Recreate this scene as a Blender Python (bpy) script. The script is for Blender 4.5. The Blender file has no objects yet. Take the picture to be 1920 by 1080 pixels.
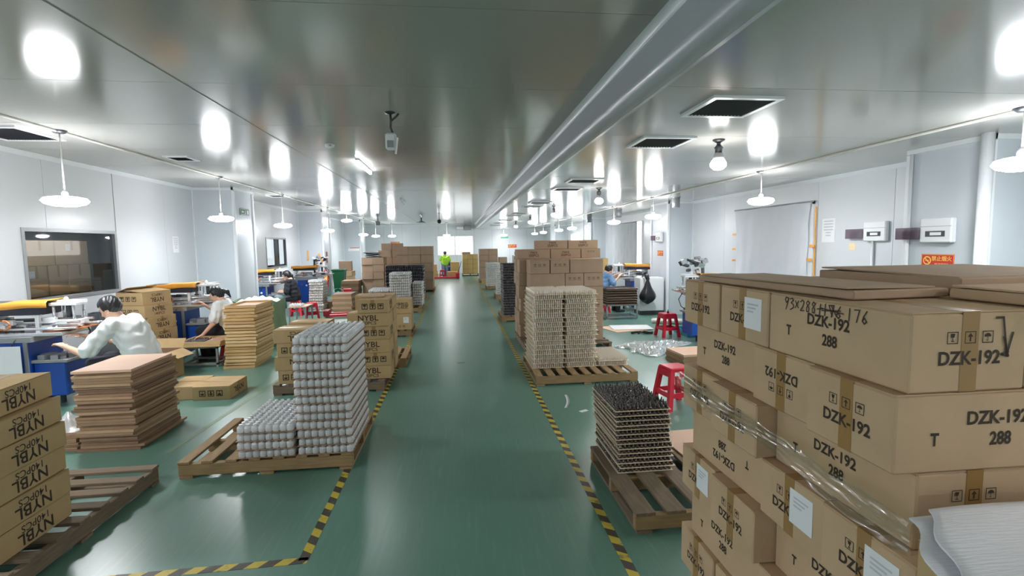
import bpy, math, random
import numpy as np
from mathutils import Vector, Matrix, Euler
random.seed(7); RNG = np.random.default_rng(7)
SC = bpy.context.scene; COL = SC.collection
PI = math.pi

# ------------------------------------------------------------------ camera, world, exposure
cam_d = bpy.data.cameras.new('camera'); cam = bpy.data.objects.new('camera', cam_d); COL.objects.link(cam)
cam_d.sensor_width = 36; cam_d.lens = 36 * 936.3 / 1920; cam_d.clip_start = 0.05; cam_d.clip_end = 200
ya, pt, ro = 0.1099, 0.08734, -0.01447
fw = Vector((math.sin(ya)*math.cos(pt), math.cos(ya)*math.cos(pt), -math.sin(pt)))
rt = Vector((math.cos(ya), -math.sin(ya), 0)); up = rt.cross(fw)
r2 = math.cos(ro)*rt + math.sin(ro)*up; u2 = -math.sin(ro)*rt + math.cos(ro)*up
cam.matrix_world = Matrix(((r2.x, u2.x, -fw.x, 0), (r2.y, u2.y, -fw.y, 0), (r2.z, u2.z, -fw.z, 1.85), (0, 0, 0, 1)))
SC.camera = cam
w = bpy.data.worlds.new('world'); SC.world = w; w.use_nodes = True
w.node_tree.nodes['Background'].inputs[0].default_value = (0.75, 0.85, 1.0, 1)
w.node_tree.nodes['Background'].inputs[1].default_value = 0.3
vs = SC.view_settings; vs.view_transform = 'Standard'; vs.look = 'None'; vs.gamma = 1; vs.use_curve_mapping = False
vs.exposure = 2.5
LAMP = 24.0        # radiance of the pendant lamps
BULB = 22.0        # radiance of the bulbs under the right ceiling
DAY = 0.32          # daylight behind the far windows

XL, XR, XS = -5.76, 5.98, 1.262       # left wall, right wall, ceiling step
HL, HR = 3.19, 2.86                   # left and right ceiling heights
Y0, Y1 = -9.0, 33.0

# ------------------------------------------------------------------ materials
MATS = {}
def srgb(r, g, b):
    f = lambda c: c/12.92 if c <= 0.04045 else ((c+0.055)/1.055)**2.4
    return (f(r/255), f(g/255), f(b/255), 1)
def mat(name, rgb, rough=0.5, metal=0.0, var=0.0, scale=8.0, bump=0.0, bscale=60.0, spec=0.5, stretch=None, emit=0.0, coat=0.0):
    if name in MATS: return MATS[name]
    m = bpy.data.materials.new(name); m.use_nodes = True
    nt = m.node_tree; N = nt.nodes; L = nt.links
    b = N['Principled BSDF']; c = srgb(*rgb)
    b.inputs['Base Color'].default_value = c; b.inputs['Roughness'].default_value = rough
    b.inputs['Metallic'].default_value = metal; b.inputs['Specular IOR Level'].default_value = spec
    b.inputs['Coat Weight'].default_value = coat
    if emit: 
        b.inputs['Emission Color'].default_value = c; b.inputs['Emission Strength'].default_value = emit
    if var or bump:
        tc = N.new('ShaderNodeTexCoord'); mp = N.new('ShaderNodeMapping')
        L.new(tc.outputs['Object'], mp.inputs['Vector'])
        if stretch: mp.inputs['Scale'].default_value = stretch
        if var:
            no = N.new('ShaderNodeTexNoise'); no.inputs['Scale'].default_value = scale; no.inputs['Detail'].default_value = 5
            L.new(mp.outputs[0], no.inputs['Vector'])
            rp = N.new('ShaderNodeValToRGB'); e = rp.color_ramp.elements
            e[0].position = 0.15; e[1].position = 0.85
            e[0].color = tuple(x*(1-var) for x in c[:3]) + (1,); e[1].color = tuple(min(1, x*(1+var)) for x in c[:3]) + (1,)
            L.new(no.outputs[0], rp.inputs[0]); L.new(rp.outputs[0], b.inputs['Base Color'])
        if bump:
            n2 = N.new('ShaderNodeTexNoise'); n2.inputs['Scale'].default_value = bscale; n2.inputs['Detail'].default_value = 4
            L.new(mp.outputs[0], n2.inputs['Vector'])
            bp = N.new('ShaderNodeBump'); bp.inputs['Strength'].default_value = bump; bp.inputs['Distance'].default_value = 0.01
            L.new(n2.outputs[0], bp.inputs['Height']); L.new(bp.outputs[0], b.inputs['Normal'])
    MATS[name] = m; return m
def mixmat(name, parts):
    """weighted sum of simple shaders: [(kind, rgb, rough, weight)]"""
    m = bpy.data.materials.new(name); m.use_nodes = True; nt = m.node_tree; N = nt.nodes; L = nt.links
    for n in list(N): N.remove(n)
    out = N.new('ShaderNodeOutputMaterial'); cur = None; acc = 0.0
    for kind, rgb, rough, wt in parts:
        s = N.new({'d': 'ShaderNodeBsdfDiffuse', 'g': 'ShaderNodeBsdfGlossy', 't': 'ShaderNodeBsdfTransparent', 'l': 'ShaderNodeBsdfTranslucent'}[kind])
        s.inputs[0].default_value = srgb(*rgb)
        if kind == 'g': s.inputs['Roughness'].default_value = rough
        acc += wt
        if cur is None: cur = s
        else:
            mx = N.new('ShaderNodeMixShader'); mx.inputs[0].default_value = wt/acc
            L.new(cur.outputs[0], mx.inputs[1]); L.new(s.outputs[0], mx.inputs[2]); cur = mx
    L.new(cur.outputs[0], out.inputs[0]); MATS[name] = m; return m

M_floor = mat('green_epoxy', (100, 140, 126), 0.29, var=0.05, scale=0.5, spec=0.5)
def floor_extra():
    nt = M_floor.node_tree; N = nt.nodes; L = nt.links; b = N['Principled BSDF']
    tc = N.new('ShaderNodeTexCoord')
    # faint pale scuff streaks running both ways
    src = b.inputs['Base Color'].links[0].from_socket
    for rot, sc_ in ((0.5, 2.2), (-1.0, 3.1)):
        mp = N.new('ShaderNodeMapping'); mp.inputs['Scale'].default_value = (14, 0.9, 1); mp.inputs['Rotation'].default_value = (0, 0, rot); L.new(tc.outputs['Object'], mp.inputs[0])
        s = N.new('ShaderNodeTexNoise'); s.inputs['Scale'].default_value = sc_; s.inputs['Detail'].default_value = 2; L.new(mp.outputs[0], s.inputs['Vector'])
        m2 = N.new('ShaderNodeMapRange'); m2.interpolation_type = 'SMOOTHSTEP'; m2.inputs[1].default_value = 0.5; m2.inputs[2].default_value = 0.85; m2.inputs[3].default_value = 0; m2.inputs[4].default_value = 0.3; L.new(s.outputs[0], m2.inputs[0])
        mx = N.new('ShaderNodeMix'); mx.data_type = 'RGBA'; L.new(m2.outputs[0], mx.inputs[0]); L.new(src, mx.inputs[6]); mx.inputs[7].default_value = srgb(126, 160, 146); src = mx.outputs[2]
    L.new(src, b.inputs['Base Color'])
floor_extra()
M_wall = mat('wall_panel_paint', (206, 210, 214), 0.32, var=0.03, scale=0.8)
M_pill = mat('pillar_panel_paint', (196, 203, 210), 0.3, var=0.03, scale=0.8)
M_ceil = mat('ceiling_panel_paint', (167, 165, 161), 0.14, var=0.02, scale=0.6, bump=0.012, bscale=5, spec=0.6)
M_fasc = mat('fascia_paint', (176, 181, 186), 0.25, var=0.02, scale=1)
M_joint = mat('panel_joint', (120, 124, 126), 0.6)
M_trim = mat('white_trim', (222, 226, 230), 0.3)
M_conduit = mat('white_conduit', (214, 212, 204), 0.4)
def cardboard(name, rgb):
    m = mat(name, rgb, 0.82, var=0.10, scale=5, bump=0.05, bscale=180, spec=0.2); return m
M_kraft = cardboard('kraft_card', (190, 162, 120))
M_card = cardboard('brown_card', (196, 168, 136))
M_cardr = cardboard('rosy_card', (176, 151, 128))
M_cardd = cardboard('dark_card', (150, 126, 106))
M_cardy = cardboard('yellow_card', (206, 174, 118))
M_inner = cardboard('shaded_card_inside', (104, 76, 56))  # darkened kraft: shade inside open cartons put into the colour
M_hard = mat('hardboard', (158, 126, 98), 0.7, var=0.12, scale=12)
M_hardtop = mat('hardboard_face', (220, 182, 156), 0.6, var=0.05, scale=3)
M_hardd = mat('hardboard_dark', (132, 104, 82), 0.75, var=0.15, scale=10)
M_hardl = mat('hardboard_pale', (182, 152, 120), 0.7, var=0.1, scale=10)
M_ply = mat('pale_tray_board', (226, 208, 180), 0.6, var=0.08, scale=8)
M_wood = mat('pallet_wood', (158, 130, 92), 0.75, var=0.28, scale=6, bump=0.2, bscale=40, stretch=(1, 8, 8))
M_woodg = mat('weathered_pallet_wood', (126, 108, 88), 0.8, var=0.3, scale=6, bump=0.25, bscale=40, stretch=(1, 8, 8))
M_woodb = mat('beam_wood', (140, 116, 84), 0.75, var=0.25, scale=5, bump=0.2, bscale=40)
M_pine = mat('pine_frame', (214, 182, 132), 0.6, var=0.18, scale=7, stretch=(1, 6, 6))
M_ink = mat('black_ink', (58, 46, 36), 0.8)
M_marker = mat('marker_ink', (62, 50, 42), 0.7)
M_brntape = mat('brown_packing_tape', (158, 122, 72), 0.28, var=0.05, scale=5)
M_paper = mat('white_paper', (232, 234, 236), 0.7)
M_papr = mat('paper_print', (196, 198, 204), 0.8)
M_black = mat('black_plastic', (28, 28, 32), 0.35)
M_navy = mat('navy_plastic', (38, 40, 58), 0.35)
M_brnblk = mat('dark_brown_glass', (46, 30, 26), 0.10, spec=0.9)
M_dark = mat('dark_metal', (70, 72, 76), 0.4, metal=0.4)
M_grey = mat('grey_steel', (150, 153, 156), 0.4, metal=0.3, var=0.06)
M_silver = mat('silver_metal', (206, 208, 212), 0.25, metal=0.75, var=0.08, scale=20)
M_white = mat('white_enamel', (230, 232, 234), 0.35)
M_blue = mat('blue_enamel', (30, 78, 168), 0.35, var=0.06, scale=5)
M_orange = mat('orange_film', (240, 166, 62), 0.35, var=0.12, scale=7)
M_copper = mat('copper_plate', (196, 122, 74), 0.35, metal=0.2)
M_red = mat('red_plastic', (214, 34, 58), 0.35)
M_dred = mat('dark_red', (140, 26, 36), 0.4)
M_green = mat('green_plastic', (22, 92, 58), 0.45)
M_cyan = mat('blue_bucket_plastic', (74, 170, 206), 0.4)
M_woven = mat('green_woven_bag', (112, 134, 100), 0.7, var=0.14, scale=9, bump=0.5, bscale=14)
M_frost = mixmat('frosted_plastic', [('d', (250, 252, 254), 0, 0.50), ('l', (250, 252, 254), 0, 0.40), ('g', (255, 255, 255), 0.25, 0.10)])
M_vial = mixmat('clear_vial_glass', [('t', (255, 253, 250), 0, 0.52), ('d', (252, 244, 232), 0, 0.34), ('g', (255, 255, 255), 0.1, 0.14)])
M_glass = mixmat('window_glass', [('t', (214, 218, 220), 0, 0.93), ('g', (255, 255, 255), 0.02, 0.07)])
M_film = mixmat('stretch_film', [('t', (240, 240, 234), 0, 0.80), ('d', (225, 225, 220), 0, 0.02), ('g', (255, 255, 255), 0.14, 0.18)])
M_crink = mixmat('crinkled_clear_plastic', [('t', (250, 252, 252), 0, 0.36), ('d', (235, 240, 242), 0, 0.34), ('g', (255, 255, 255), 0.2, 0.30)])
M_smoke = mixmat('smoked_plastic', [('t', (196, 178, 188), 0, 0.72), ('d', (130, 112, 124), 0, 0.16), ('g', (255, 255, 255), 0.05, 0.12)])
M_sheer = mixmat('sheer_curtain_cloth', [('d', (236, 239, 244), 0, 0.7), ('l', (236, 240, 246), 0, 0.3)])
M_foam = mat('white_foam_sheet', (236, 236, 242), 0.6, bump=0.3, bscale=16, stretch=(1, 14, 1))
M_ylw = mat('yellow_tape', (206, 180, 66), 0.5, var=0.15, scale=12)
M_fade = mat('faded_yellow_tape', (112, 136, 104), 0.5, var=0.12, scale=9)
M_signr = mat('red_sign', (206, 52, 44), 0.4)
M_signy = mat('sign_yellow', (250, 206, 90), 0.5)
M_signg = mat('exit_green', (30, 92, 58), 0.4, emit=0.0)
M_vent = mat('vent_dark', (62, 62, 70), 0.6)
M_skin = mat('skin', (222, 176, 150), 0.5, var=0.04, scale=12)
M_hair = mat('black_hair', (26, 24, 28), 0.35, bump=0.5, bscale=40, stretch=(1, 1, 5))
M_shirtw = mat('white_shirt', (236, 240, 240), 0.75, bump=0.5, bscale=9)
M_shirtk = mat('black_cloth', (30, 31, 38), 0.8, bump=0.4, bscale=9)
M_shirtb = mat('light_blue_shirt', (120, 158, 204), 0.75, bump=0.5, bscale=9)
M_shirtg = mat('lime_shirt', (172, 232, 60), 0.7, bump=0.4, bscale=9)
M_trous = mat('dark_trousers', (46, 44, 56), 0.8, bump=0.3, bscale=9)
M_denim = mat('denim', (132, 150, 178), 0.8)
M_apron = mat('teal_grey_apron', (116, 134, 142), 0.6, var=0.2, scale=4)
M_shoe = mat('dark_shoe', (40, 40, 44), 0.6)
M_eye = mat('eye_dark', (30, 26, 24), 0.2)
M_lip = mat('lips', (180, 96, 88), 0.5)
def emis(name, rgb, s):
    m = bpy.data.materials.new(name); m.use_nodes = True; nt = m.node_tree
    for n in list(nt.nodes): nt.nodes.remove(n)
    e = nt.nodes.new('ShaderNodeEmission'); o = nt.nodes.new('ShaderNodeOutputMaterial')
    e.inputs[0].default_value = srgb(*rgb); e.inputs[1].default_value = s; nt.links.new(e.outputs[0], o.inputs[0]); MATS[name] = m; return m
M_lamp = emis('lamp_glow', (250, 252, 255), LAMP)
M_lamptop = emis('lamp_top_glow', (250, 252, 255), LAMP*0.36)
M_bulb = emis('bulb_glow', (255, 252, 246), BULB)
M_day = emis('daylight_glow', (250, 253, 255), DAY)
M_tube = emis('tube_glow', (250, 252, 255), 14)
def hazard():
    m = bpy.data.materials.new('hazard_tape'); m.use_nodes = True; nt = m.node_tree; N = nt.nodes; L = nt.links; b = N['Principled BSDF']
    tc = N.new('ShaderNodeTexCoord'); sp = N.new('ShaderNodeSeparateXYZ'); L.new(tc.outputs['Object'], sp.inputs[0])
    ad = N.new('ShaderNodeMath'); ad.operation = 'MULTIPLY_ADD'; ad.inputs[1].default_value = 0.7; L.new(sp.outputs[0], ad.inputs[0]); L.new(sp.outputs[1], ad.inputs[2])
    mu = N.new('ShaderNodeMath'); mu.operation = 'MULTIPLY'; mu.inputs[1].default_value = 1/0.165; L.new(ad.outputs[0], mu.inputs[0])
    fr = N.new('ShaderNodeMath'); fr.operation = 'FRACT'; L.new(mu.outputs[0], fr.inputs[0])
    gt = N.new('ShaderNodeMath'); gt.operation = 'GREATER_THAN'; gt.inputs[1].default_value = 0.5; L.new(fr.outputs[0], gt.inputs[0])
    no = N.new('ShaderNodeTexNoise'); no.inputs['Scale'].default_value = 14; no.inputs['Detail'].default_value = 6; L.new(tc.outputs['Object'], no.inputs['Vector'])
    mr = N.new('ShaderNodeMapRange'); mr.inputs[1].default_value = 0.56; mr.inputs[2].default_value = 0.68; mr.inputs[4].default_value = 0.7; L.new(no.outputs[0], mr.inputs[0])
    m1 = N.new('ShaderNodeMix'); m1.data_type = 'RGBA'; L.new(gt.outputs[0], m1.inputs[0]); m1.inputs[6].default_value = srgb(74, 68, 60); m1.inputs[7].default_value = srgb(204, 180, 66)
    m2 = N.new('ShaderNodeMix'); m2.data_type = 'RGBA'; L.new(mr.outputs[0], m2.inputs[0]); L.new(m1.outputs[2], m2.inputs[6]); m2.inputs[7].default_value = srgb(96, 104, 84)
    L.new(m2.outputs[2], b.inputs['Base Color']); b.inputs['Roughness'].default_value = 0.45; return m
M_haz = hazard()

# ------------------------------------------------------------------ mesh helpers
class MB:
    def __init__(s): s.v = []; s.f = []; s.sm = []
    def add(s, vs_, fs, smooth=False):
        o = len(s.v); s.v += [tuple(p) for p in vs_]; s.f += [tuple(i+o for i in f) for f in fs]; s.sm += [smooth]*len(fs); return s
    def box(s, x0, y0, z0, x1, y1, z1):
        return s.add([(x0,y0,z0),(x1,y0,z0),(x1,y1,z0),(x0,y1,z0),(x0,y0,z1),(x1,y0,z1),(x1,y1,z1),(x0,y1,z1)],
                     [(0,3,2,1),(4,5,6,7),(0,1,5,4),(1,2,6,5),(2,3,7,6),(3,0,4,7)])
    def cbox(s, c, size, e=(0,0,0)):
        R = Euler(e).to_matrix(); a, b, d = [q/2 for q in size]; c = Vector(c)
        P = [c + R @ Vector(p) for p in [(-a,-b,-d),(a,-b,-d),(a,b,-d),(-a,b,-d),(-a,-b,d),(a,-b,d),(a,b,d),(-a,b,d)]]
        return s.add(P, [(0,3,2,1),(4,5,6,7),(0,1,5,4),(1,2,6,5),(2,3,7,6),(3,0,4,7)])
    def bbox(s, x0, y0, z0, x1, y1, z1, r):
        """box with chamfered edges"""
        xs = (x0, x1); ys = (y0, y1); zs = (z0, z1); V = []; idx = {}
        for i in (0,1):
            for j in (0,1):
                for k in (0,1):
                    sx, sy, sz = (1-2*i)*r, (1-2*j)*r, (1-2*k)*r
                    for ax, p in (('x', (xs[i], ys[j]+sy, zs[k]+sz)), ('y', (xs[i]+sx, ys[j], zs[k]+sz)), ('z', (xs[i]+sx, ys[j]+sy, zs[k]))):
                        idx[(i,j,k,ax)] = len(V); V.append(p)
        F = []; g = lambda *a: idx[a]
        c = Vector(((x0+x1)/2, (y0+y1)/2, (z0+z1)/2))
        for i in (0,1):
            F.append([g(i,0,0,'x'), g(i,1,0,'x'), g(i,1,1,'x'), g(i,0,1,'x')])
            F.append([g(0,i,0,'y'), g(1,i,0,'y'), g(1,i,1,'y'), g(0,i,1,'y')])
            F.append([g(0,0,i,'z'), g(1,0,i,'z'), g(1,1,i,'z'), g(0,1,i,'z')])
        for a in (0,1):
            for b in (0,1):
                F.append([g(a,b,0,'x'), g(a,b,0,'y'), g(a,b,1,'y'), g(a,b,1,'x')])
                F.append([g(a,0,b,'x'), g(a,0,b,'z'), g(a,1,b,'z'), g(a,1,b,'x')])
                F.append([g(0,a,b,'y'), g(0,a,b,'z'), g(1,a,b,'z'), g(1,a,b,'y')])
                for k in (0,1): F.append([g(a,b,k,'x'), g(a,b,k,'y'), g(a,b,k,'z')])
        G = []
        for f in F:
            p = [Vector(V[i]) for i in f]; n = (p[1]-p[0]).cross(p[2]-p[0]); m = sum(p, Vector())/len(p)
            G.append(f if n.dot(m-c) > 0 else f[::-1])
        return s.add(V, G)
    def tube(s, pts, r, n=8, caps=True):
        pts = [Vector(p) for p in pts]; rs = r if isinstance(r, (list, tuple)) else [r]*len(pts); V = []; F = []
        ref = None
        for i, p in enumerate(pts):
            d = (pts[min(i+1, len(pts)-1)] - pts[max(i-1, 0)]).normalized()
            if ref is None: ref = Vector((0,0,1)) if abs(d.z) < 0.9 else Vector((1,0,0))
            a = d.cross(ref).normalized(); b = d.cross(a).normalized(); ref = -b if False else ref
            for k in range(n):
                t = 2*PI*k/n; V.append(p + (a*math.cos(t) + b*math.sin(t))*rs[i])
        for i in range(len(pts)-1):
            for k in range(n):
                k2 = (k+1) % n; F.append((i*n+k, i*n+k2, (i+1)*n+k2, (i+1)*n+k))
        s.add(V, F, True)
        if caps:
            o = len(s.v)-len(V)
            s.f.append(tuple(o+k for k in range(n))[::-1]); s.f.append(tuple(o+(len(pts)-1)*n+k for k in range(n))); s.sm += [False, False]
        return s
    def lathe(s, prof, n=12, c=(0,0,0), smooth=True):
        V = []; F = []
        for r, z in prof:
            for k in range(n):
                t = 2*PI*k/n; V.append((c[0]+r*math.cos(t), c[1]+r*math.sin(t), c[2]+z))
        m = len(prof)
        for i in range(m-1):
            for k in range(n):
                k2 = (k+1) % n; F.append((i*n+k, i*n+k2, (i+1)*n+k2, (i+1)*n+k))
        s.add(V, F, smooth); o = len(s.v)-len(V)
        if prof[0][0] > 1e-6: s.f.append(tuple(o+k for k in range(n))[::-1]); s.sm.append(False)
        if prof[-1][0] > 1e-6: s.f.append(tuple(o+(m-1)*n+k for k in range(n))); s.sm.append(False)
        return s
    def prism(s, poly, axis, a, b):
        """extrude a 2-D polygon; axis 'x': poly is (y,z), 'y': (x,z), 'z': (x,y)"""
        P = {'x': lambda p, t: (t, p[0], p[1]), 'y': lambda p, t: (p[0], t, p[1]), 'z': lambda p, t: (p[0], p[1], t)}[axis]
        n = len(poly); V = [P(p, a) for p in poly] + [P(p, b) for p in poly]
        F = [tuple(range(n))[::-1], tuple(range(n, 2*n))] + [(i, (i+1) % n, n+(i+1) % n, n+i) for i in range(n)]
        return s.add(V, F)
    def grid(s, nu, nv, fn, smooth=True):
        V = [fn(i/nu, j/nv) for j in range(nv+1) for i in range(nu+1)]
        F = [(j*(nu+1)+i, j*(nu+1)+i+1, (j+1)*(nu+1)+i+1, (j+1)*(nu+1)+i) for j in range(nv) for i in range(nu)]
        return s.add(V, F, smooth)
    def mesh(s, name, m):
        me = bpy.data.meshes.new(name); me.from_pydata(s.v, [], s.f)
        me.polygons.foreach_set('use_smooth', s.sm[:len(me.polygons)]); me.materials.append(m); me.update()
        return me
    def build(s, name, m, parent=None, loc=(0,0,0), rot=(0,0,0)):
        return ob(name, s.mesh(name, m), parent, loc, rot)
def ob(name, me, parent=None, loc=(0,0,0), rot=(0,0,0)):
    o = bpy.data.objects.new(name, me); COL.objects.link(o); o.location = loc; o.rotation_euler = rot
    if parent is not None: o.parent = parent
    return o
def tag(o, label, cat, group=None, kind=None):
    if len(label.replace('-', ' ').split()) > 16 or len(label.split()) < 4: print('LABEL', label)
    o['label'] = label; o['category'] = cat
    if group: o['group'] = group
    if kind: o['kind'] = kind
    return o
def thing(name, label, cat, loc=(0,0,0), rz=0, group=None):
    o = bpy.data.objects.new(name, None); COL.objects.link(o); o.empty_display_size = 0.1
    o.location = loc; o.rotation_euler = (0, 0, rz); return tag(o, label, cat, group)
def struct(name, mb, m, parent=None, loc=(0,0,0), rot=(0,0,0)):
    o = mb.build(name, m, parent, loc, rot)
    if parent is None: o['kind'] = 'structure'
    return o
def dup(root, loc, rz, label, parent=None):
    r = root.copy(); COL.objects.link(r); r.location = loc; r.rotation_euler = (0, 0, rz); r['label'] = label
    for ch in list(root.children):
        c = ch.copy(); COL.objects.link(c); c.parent = r
        for g in ch.children:
            d = g.copy(); COL.objects.link(d); d.parent = c
    return r
ORD = ['topmost', 'second from the top', 'third from the top', 'fourth from the top', 'fifth from the top', 'sixth from the top', 'seventh from the top',
       'eighth from the top', 'ninth from the top', 'tenth from the top', 'eleventh from the top', 'twelfth from the top', 'thirteenth from the top', 'fourteenth from the top',
       'fifteenth from the top', 'sixteenth from the top', 'seventeenth from the top', 'eighteenth from the top', 'nineteenth from the top', 'twentieth from the top']
ORD += ['%s from the top' % t for t in ('twenty-first', 'twenty-second', 'twenty-third', 'twenty-fourth', 'twenty-fifth', 'twenty-sixth', 'twenty-seventh', 'twenty-eighth', 'twenty-ninth', 'thirtieth')]
NTH = ['nearest', 'second nearest', 'third nearest', 'fourth nearest', 'fifth nearest', 'sixth nearest', 'seventh nearest', 'eighth nearest', 'ninth nearest', 'tenth nearest', 'eleventh nearest', 'twelfth nearest']
TXT = {}
def text_mesh(s, size, m, bold=0.0, xs=1.0, align='CENTER'):
    k = (s, size, m.name, bold, xs, align)
    if k in TXT: return TXT[k]
    c = bpy.data.curves.new('text', 'FONT'); c.body = s; c.size = size; c.align_x = align; c.align_y = 'CENTER'; c.resolution_u = 3; c.offset = bold; c.space_line = 0.85
    o = bpy.data.objects.new('text', c); COL.objects.link(o); bpy.context.view_layer.update()
    me = bpy.data.meshes.new_from_object(o); bpy.data.objects.remove(o); bpy.data.curves.remove(c)
    co = np.empty(len(me.vertices)*3); me.vertices.foreach_get('co', co); co = co.reshape(-1, 3); co[:, 0] *= xs
    me.vertices.foreach_set('co', co.ravel()); me.materials.clear(); me.materials.append(m); TXT[k] = me; return me
# ------------------------------------------------------------------ room shell
struct('floor', MB().box(-9.2, Y0, -0.1, 6.4, Y1+0.2, 0), M_floor)
def rects_minus(x0, x1, z0, z1, holes):
    R = [(x0, x1, z0, z1)]
    for (a, b, c, d) in holes:
        out = []
        for (p, q, r, s) in R:
            if b <= p or a >= q or d <= r or c >= s: out.append((p, q, r, s)); continue
            if a > p: out.append((p, a, r, s))
            if b < q: out.append((b, q, r, s))
            m0, m1 = max(a, p), min(b, q)
            if c > r: out.append((m0, m1, r, c))
            if d < s: out.append((m0, m1, d, s))
        R = out
    return R
WIN1 = (7.36, 9.24, 1.14, 2.17); WIN2 = (15.97, 17.79, 1.20, 2.17)
def side_wall(name, x, sgn, H, holes, seam0):
    """backing slab with proud panels; sgn is the room side"""
    mb = MB()
    for (a, b, c, d) in rects_minus(Y0, Y1, 0, H, holes): mb.box(min(x, x-sgn*0.06), a, c, max(x, x-sgn*0.06), b, d)
    wobj = struct(name, mb, M_joint)
    ys = []; y = seam0
    while y > Y0: y -= 1.457
    while y < Y1: ys.append(max(y, Y0)); y += 1.457
    ys.append(Y1)
    for a, b in zip(ys[:-1], ys[1:]):
        for (p, q, r, s) in rects_minus(a+0.003, b-0.003, 0, H, holes):
            if q-p < 0.02 or s-r < 0.02: continue
            MB().box(min(x, x+sgn*0.012), p, r, max(x, x+sgn*0.012), q, s).build('wall_panel', M_wall, wobj)
    return wobj
side_wall('wall_left', XL, 1, HL, [WIN1, WIN2], 7.80)
side_wall('wall_right', XR, -1, HR, [], 7.73)
WF = (-1.18, 1.09, 1.22, 2.42)
mb = MB()
for (a, b, c, d) in rects_minus(XL, XR, 0, HL, [WF]): mb.box(a, Y1, c, b, Y1+0.06, d)
wf = struct('wall_far', mb, M_joint)
x = XL
while x < XR:
    for (p, q, r, s) in rects_minus(x+0.004, min(x+1.16, XR)-0.004, 0, HL, [WF]):
        if q-p > 0.02 and s-r > 0.02: MB().box(p, Y1-0.012, r, q, Y1, s).build('wall_panel', M_wall, wf)
    x += 1.16
struct('wall_near', MB().box(XL, Y0-0.06, 0, XR, Y0, HL), M_wall)
# ceilings: lateral panels
def ceiling(name, x0, x1, z, seam0, split=None):
    c = struct(name, MB().box(x0, Y0, z+0.006, x1, Y1, z+0.08), M_joint)
    y = seam0
    while y > Y0: y -= 1.455
    ys = []
    while y < Y1: ys.append(max(y, Y0)); y += 1.455
    ys.append(Y1); meshes = {}
    xs = [x0] + ([split] if split else []) + [x1]
    for a, b in zip(ys[:-1], ys[1:]):
        for p, q in zip(xs[:-1], xs[1:]):
            k = (round(b-a, 3), round(q-p, 3))
            if k not in meshes: meshes[k] = MB().box(-(q-p)/2+0.003, -(b-a)/2+0.003, 0, (q-p)/2-0.003, (b-a)/2-0.003, 0.02).mesh('ceiling_panel', M_ceil)
            ob('ceiling_panel', meshes[k], c, ((p+q)/2, (a+b)/2, z))
    return c
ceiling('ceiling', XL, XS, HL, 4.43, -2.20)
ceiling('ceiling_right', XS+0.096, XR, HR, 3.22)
struct('trim_1', MB().box(-2.235, Y0, HL-0.006, -2.165, Y1, HL), M_ceil)
# step between the two ceilings with rounded trims
f = struct('fascia', MB().box(XS, Y0, HR+0.09, XS+0.05, Y1, HL), M_fasc)
arc = [(XS+0.095-0.095*math.sin(t), HR+0.093-0.095*math.cos(t)) for t in np.linspace(0, PI/2, 10)]
b = MB(); n = len(arc)
b.add([(x_, Y0, z_) for x_, z_ in arc] + [(x_, Y1, z_) for x_, z_ in arc], [(i, i+1, n+i+1, n+i) for i in range(n-1)], True)
b.box(XS+0.095, Y0, HR-0.004, XS+0.125, Y1, HR-0.0005)
struct('trim_2', b, M_fasc)
b = MB(); arc = [(XS-0.05+0.05*math.sin(t), HL-0.05+0.05*math.cos(t)) for t in np.linspace(0, PI/2, 7)]
V = [(x_, Y0, z_) for x_, z_ in arc] + [(x_, Y1, z_) for x_, z_ in arc]; n = len(arc)
b.add(V, [(i, i+1, n+i+1, n+i) for i in range(n-1)], True); struct('trim_3', b, M_trim)
# cornice trims
struct('trim_4', MB().prism([(XL+0.012, HL), (XL+0.06, HL), (XL+0.012, HL-0.06)], 'y', Y0, Y1), M_trim)
struct('trim_5', MB().prism([(XR-0.012, HR), (XR-0.012, HR-0.06), (XR-0.06, HR)], 'y', Y0, Y1), M_trim)
struct('trim_6', MB().prism([(Y1-0.012, HL), (Y1-0.012, HL-0.05), (Y1-0.05, HL)], 'x', XL, XS), M_trim)
# pillars
def pillar(x0, x1, y0, y1, H, side):
    p = struct('pillar', MB().box(x0, y0, 0, x1, y1, H), M_pill)
    xc = x1 if side < 0 else x0                                     # aisle corner
    for (xx, yy) in ((xc, y0), (xc, y1)):
        MB().bbox(xx-0.035, yy-0.035, 0, xx+0.035, yy+0.035, H-0.05, 0.012).build('corner_trim', M_trim, p)
    xw = x0 if side < 0 else x1
    MB().box(xw-0.03, y0-0.03, 0, xw+0.03, y0, H-0.05).build('corner_trim', M_trim, p)
    MB().box(x0-0.02, y0-0.03, H-0.05, x1+0.02, y0, H).build('top_trim', M_trim, p)
    MB().box(xc-0.025, y0-0.03, H-0.05, xc+0.025, y1+0.03, H).build('top_trim', M_trim, p)
    return p
for yy in (11.84, 19.25, 26.6): pillar(XL, -4.90, yy, yy+1.03, HL, -1)
for yy in (12.14, 19.5, 26.7): pillar(5.32, XR, yy, yy+1.05, HR, 1)
pillar(5.25, XR, 4.45, 5.33, HR, 1)
MB().tube([(5.17, 4.42, 0), (5.17, 4.42, HR)], 0.055, 14).build('corner_pipe', M_trim, bpy.data.objects['pillar.006'])
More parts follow.
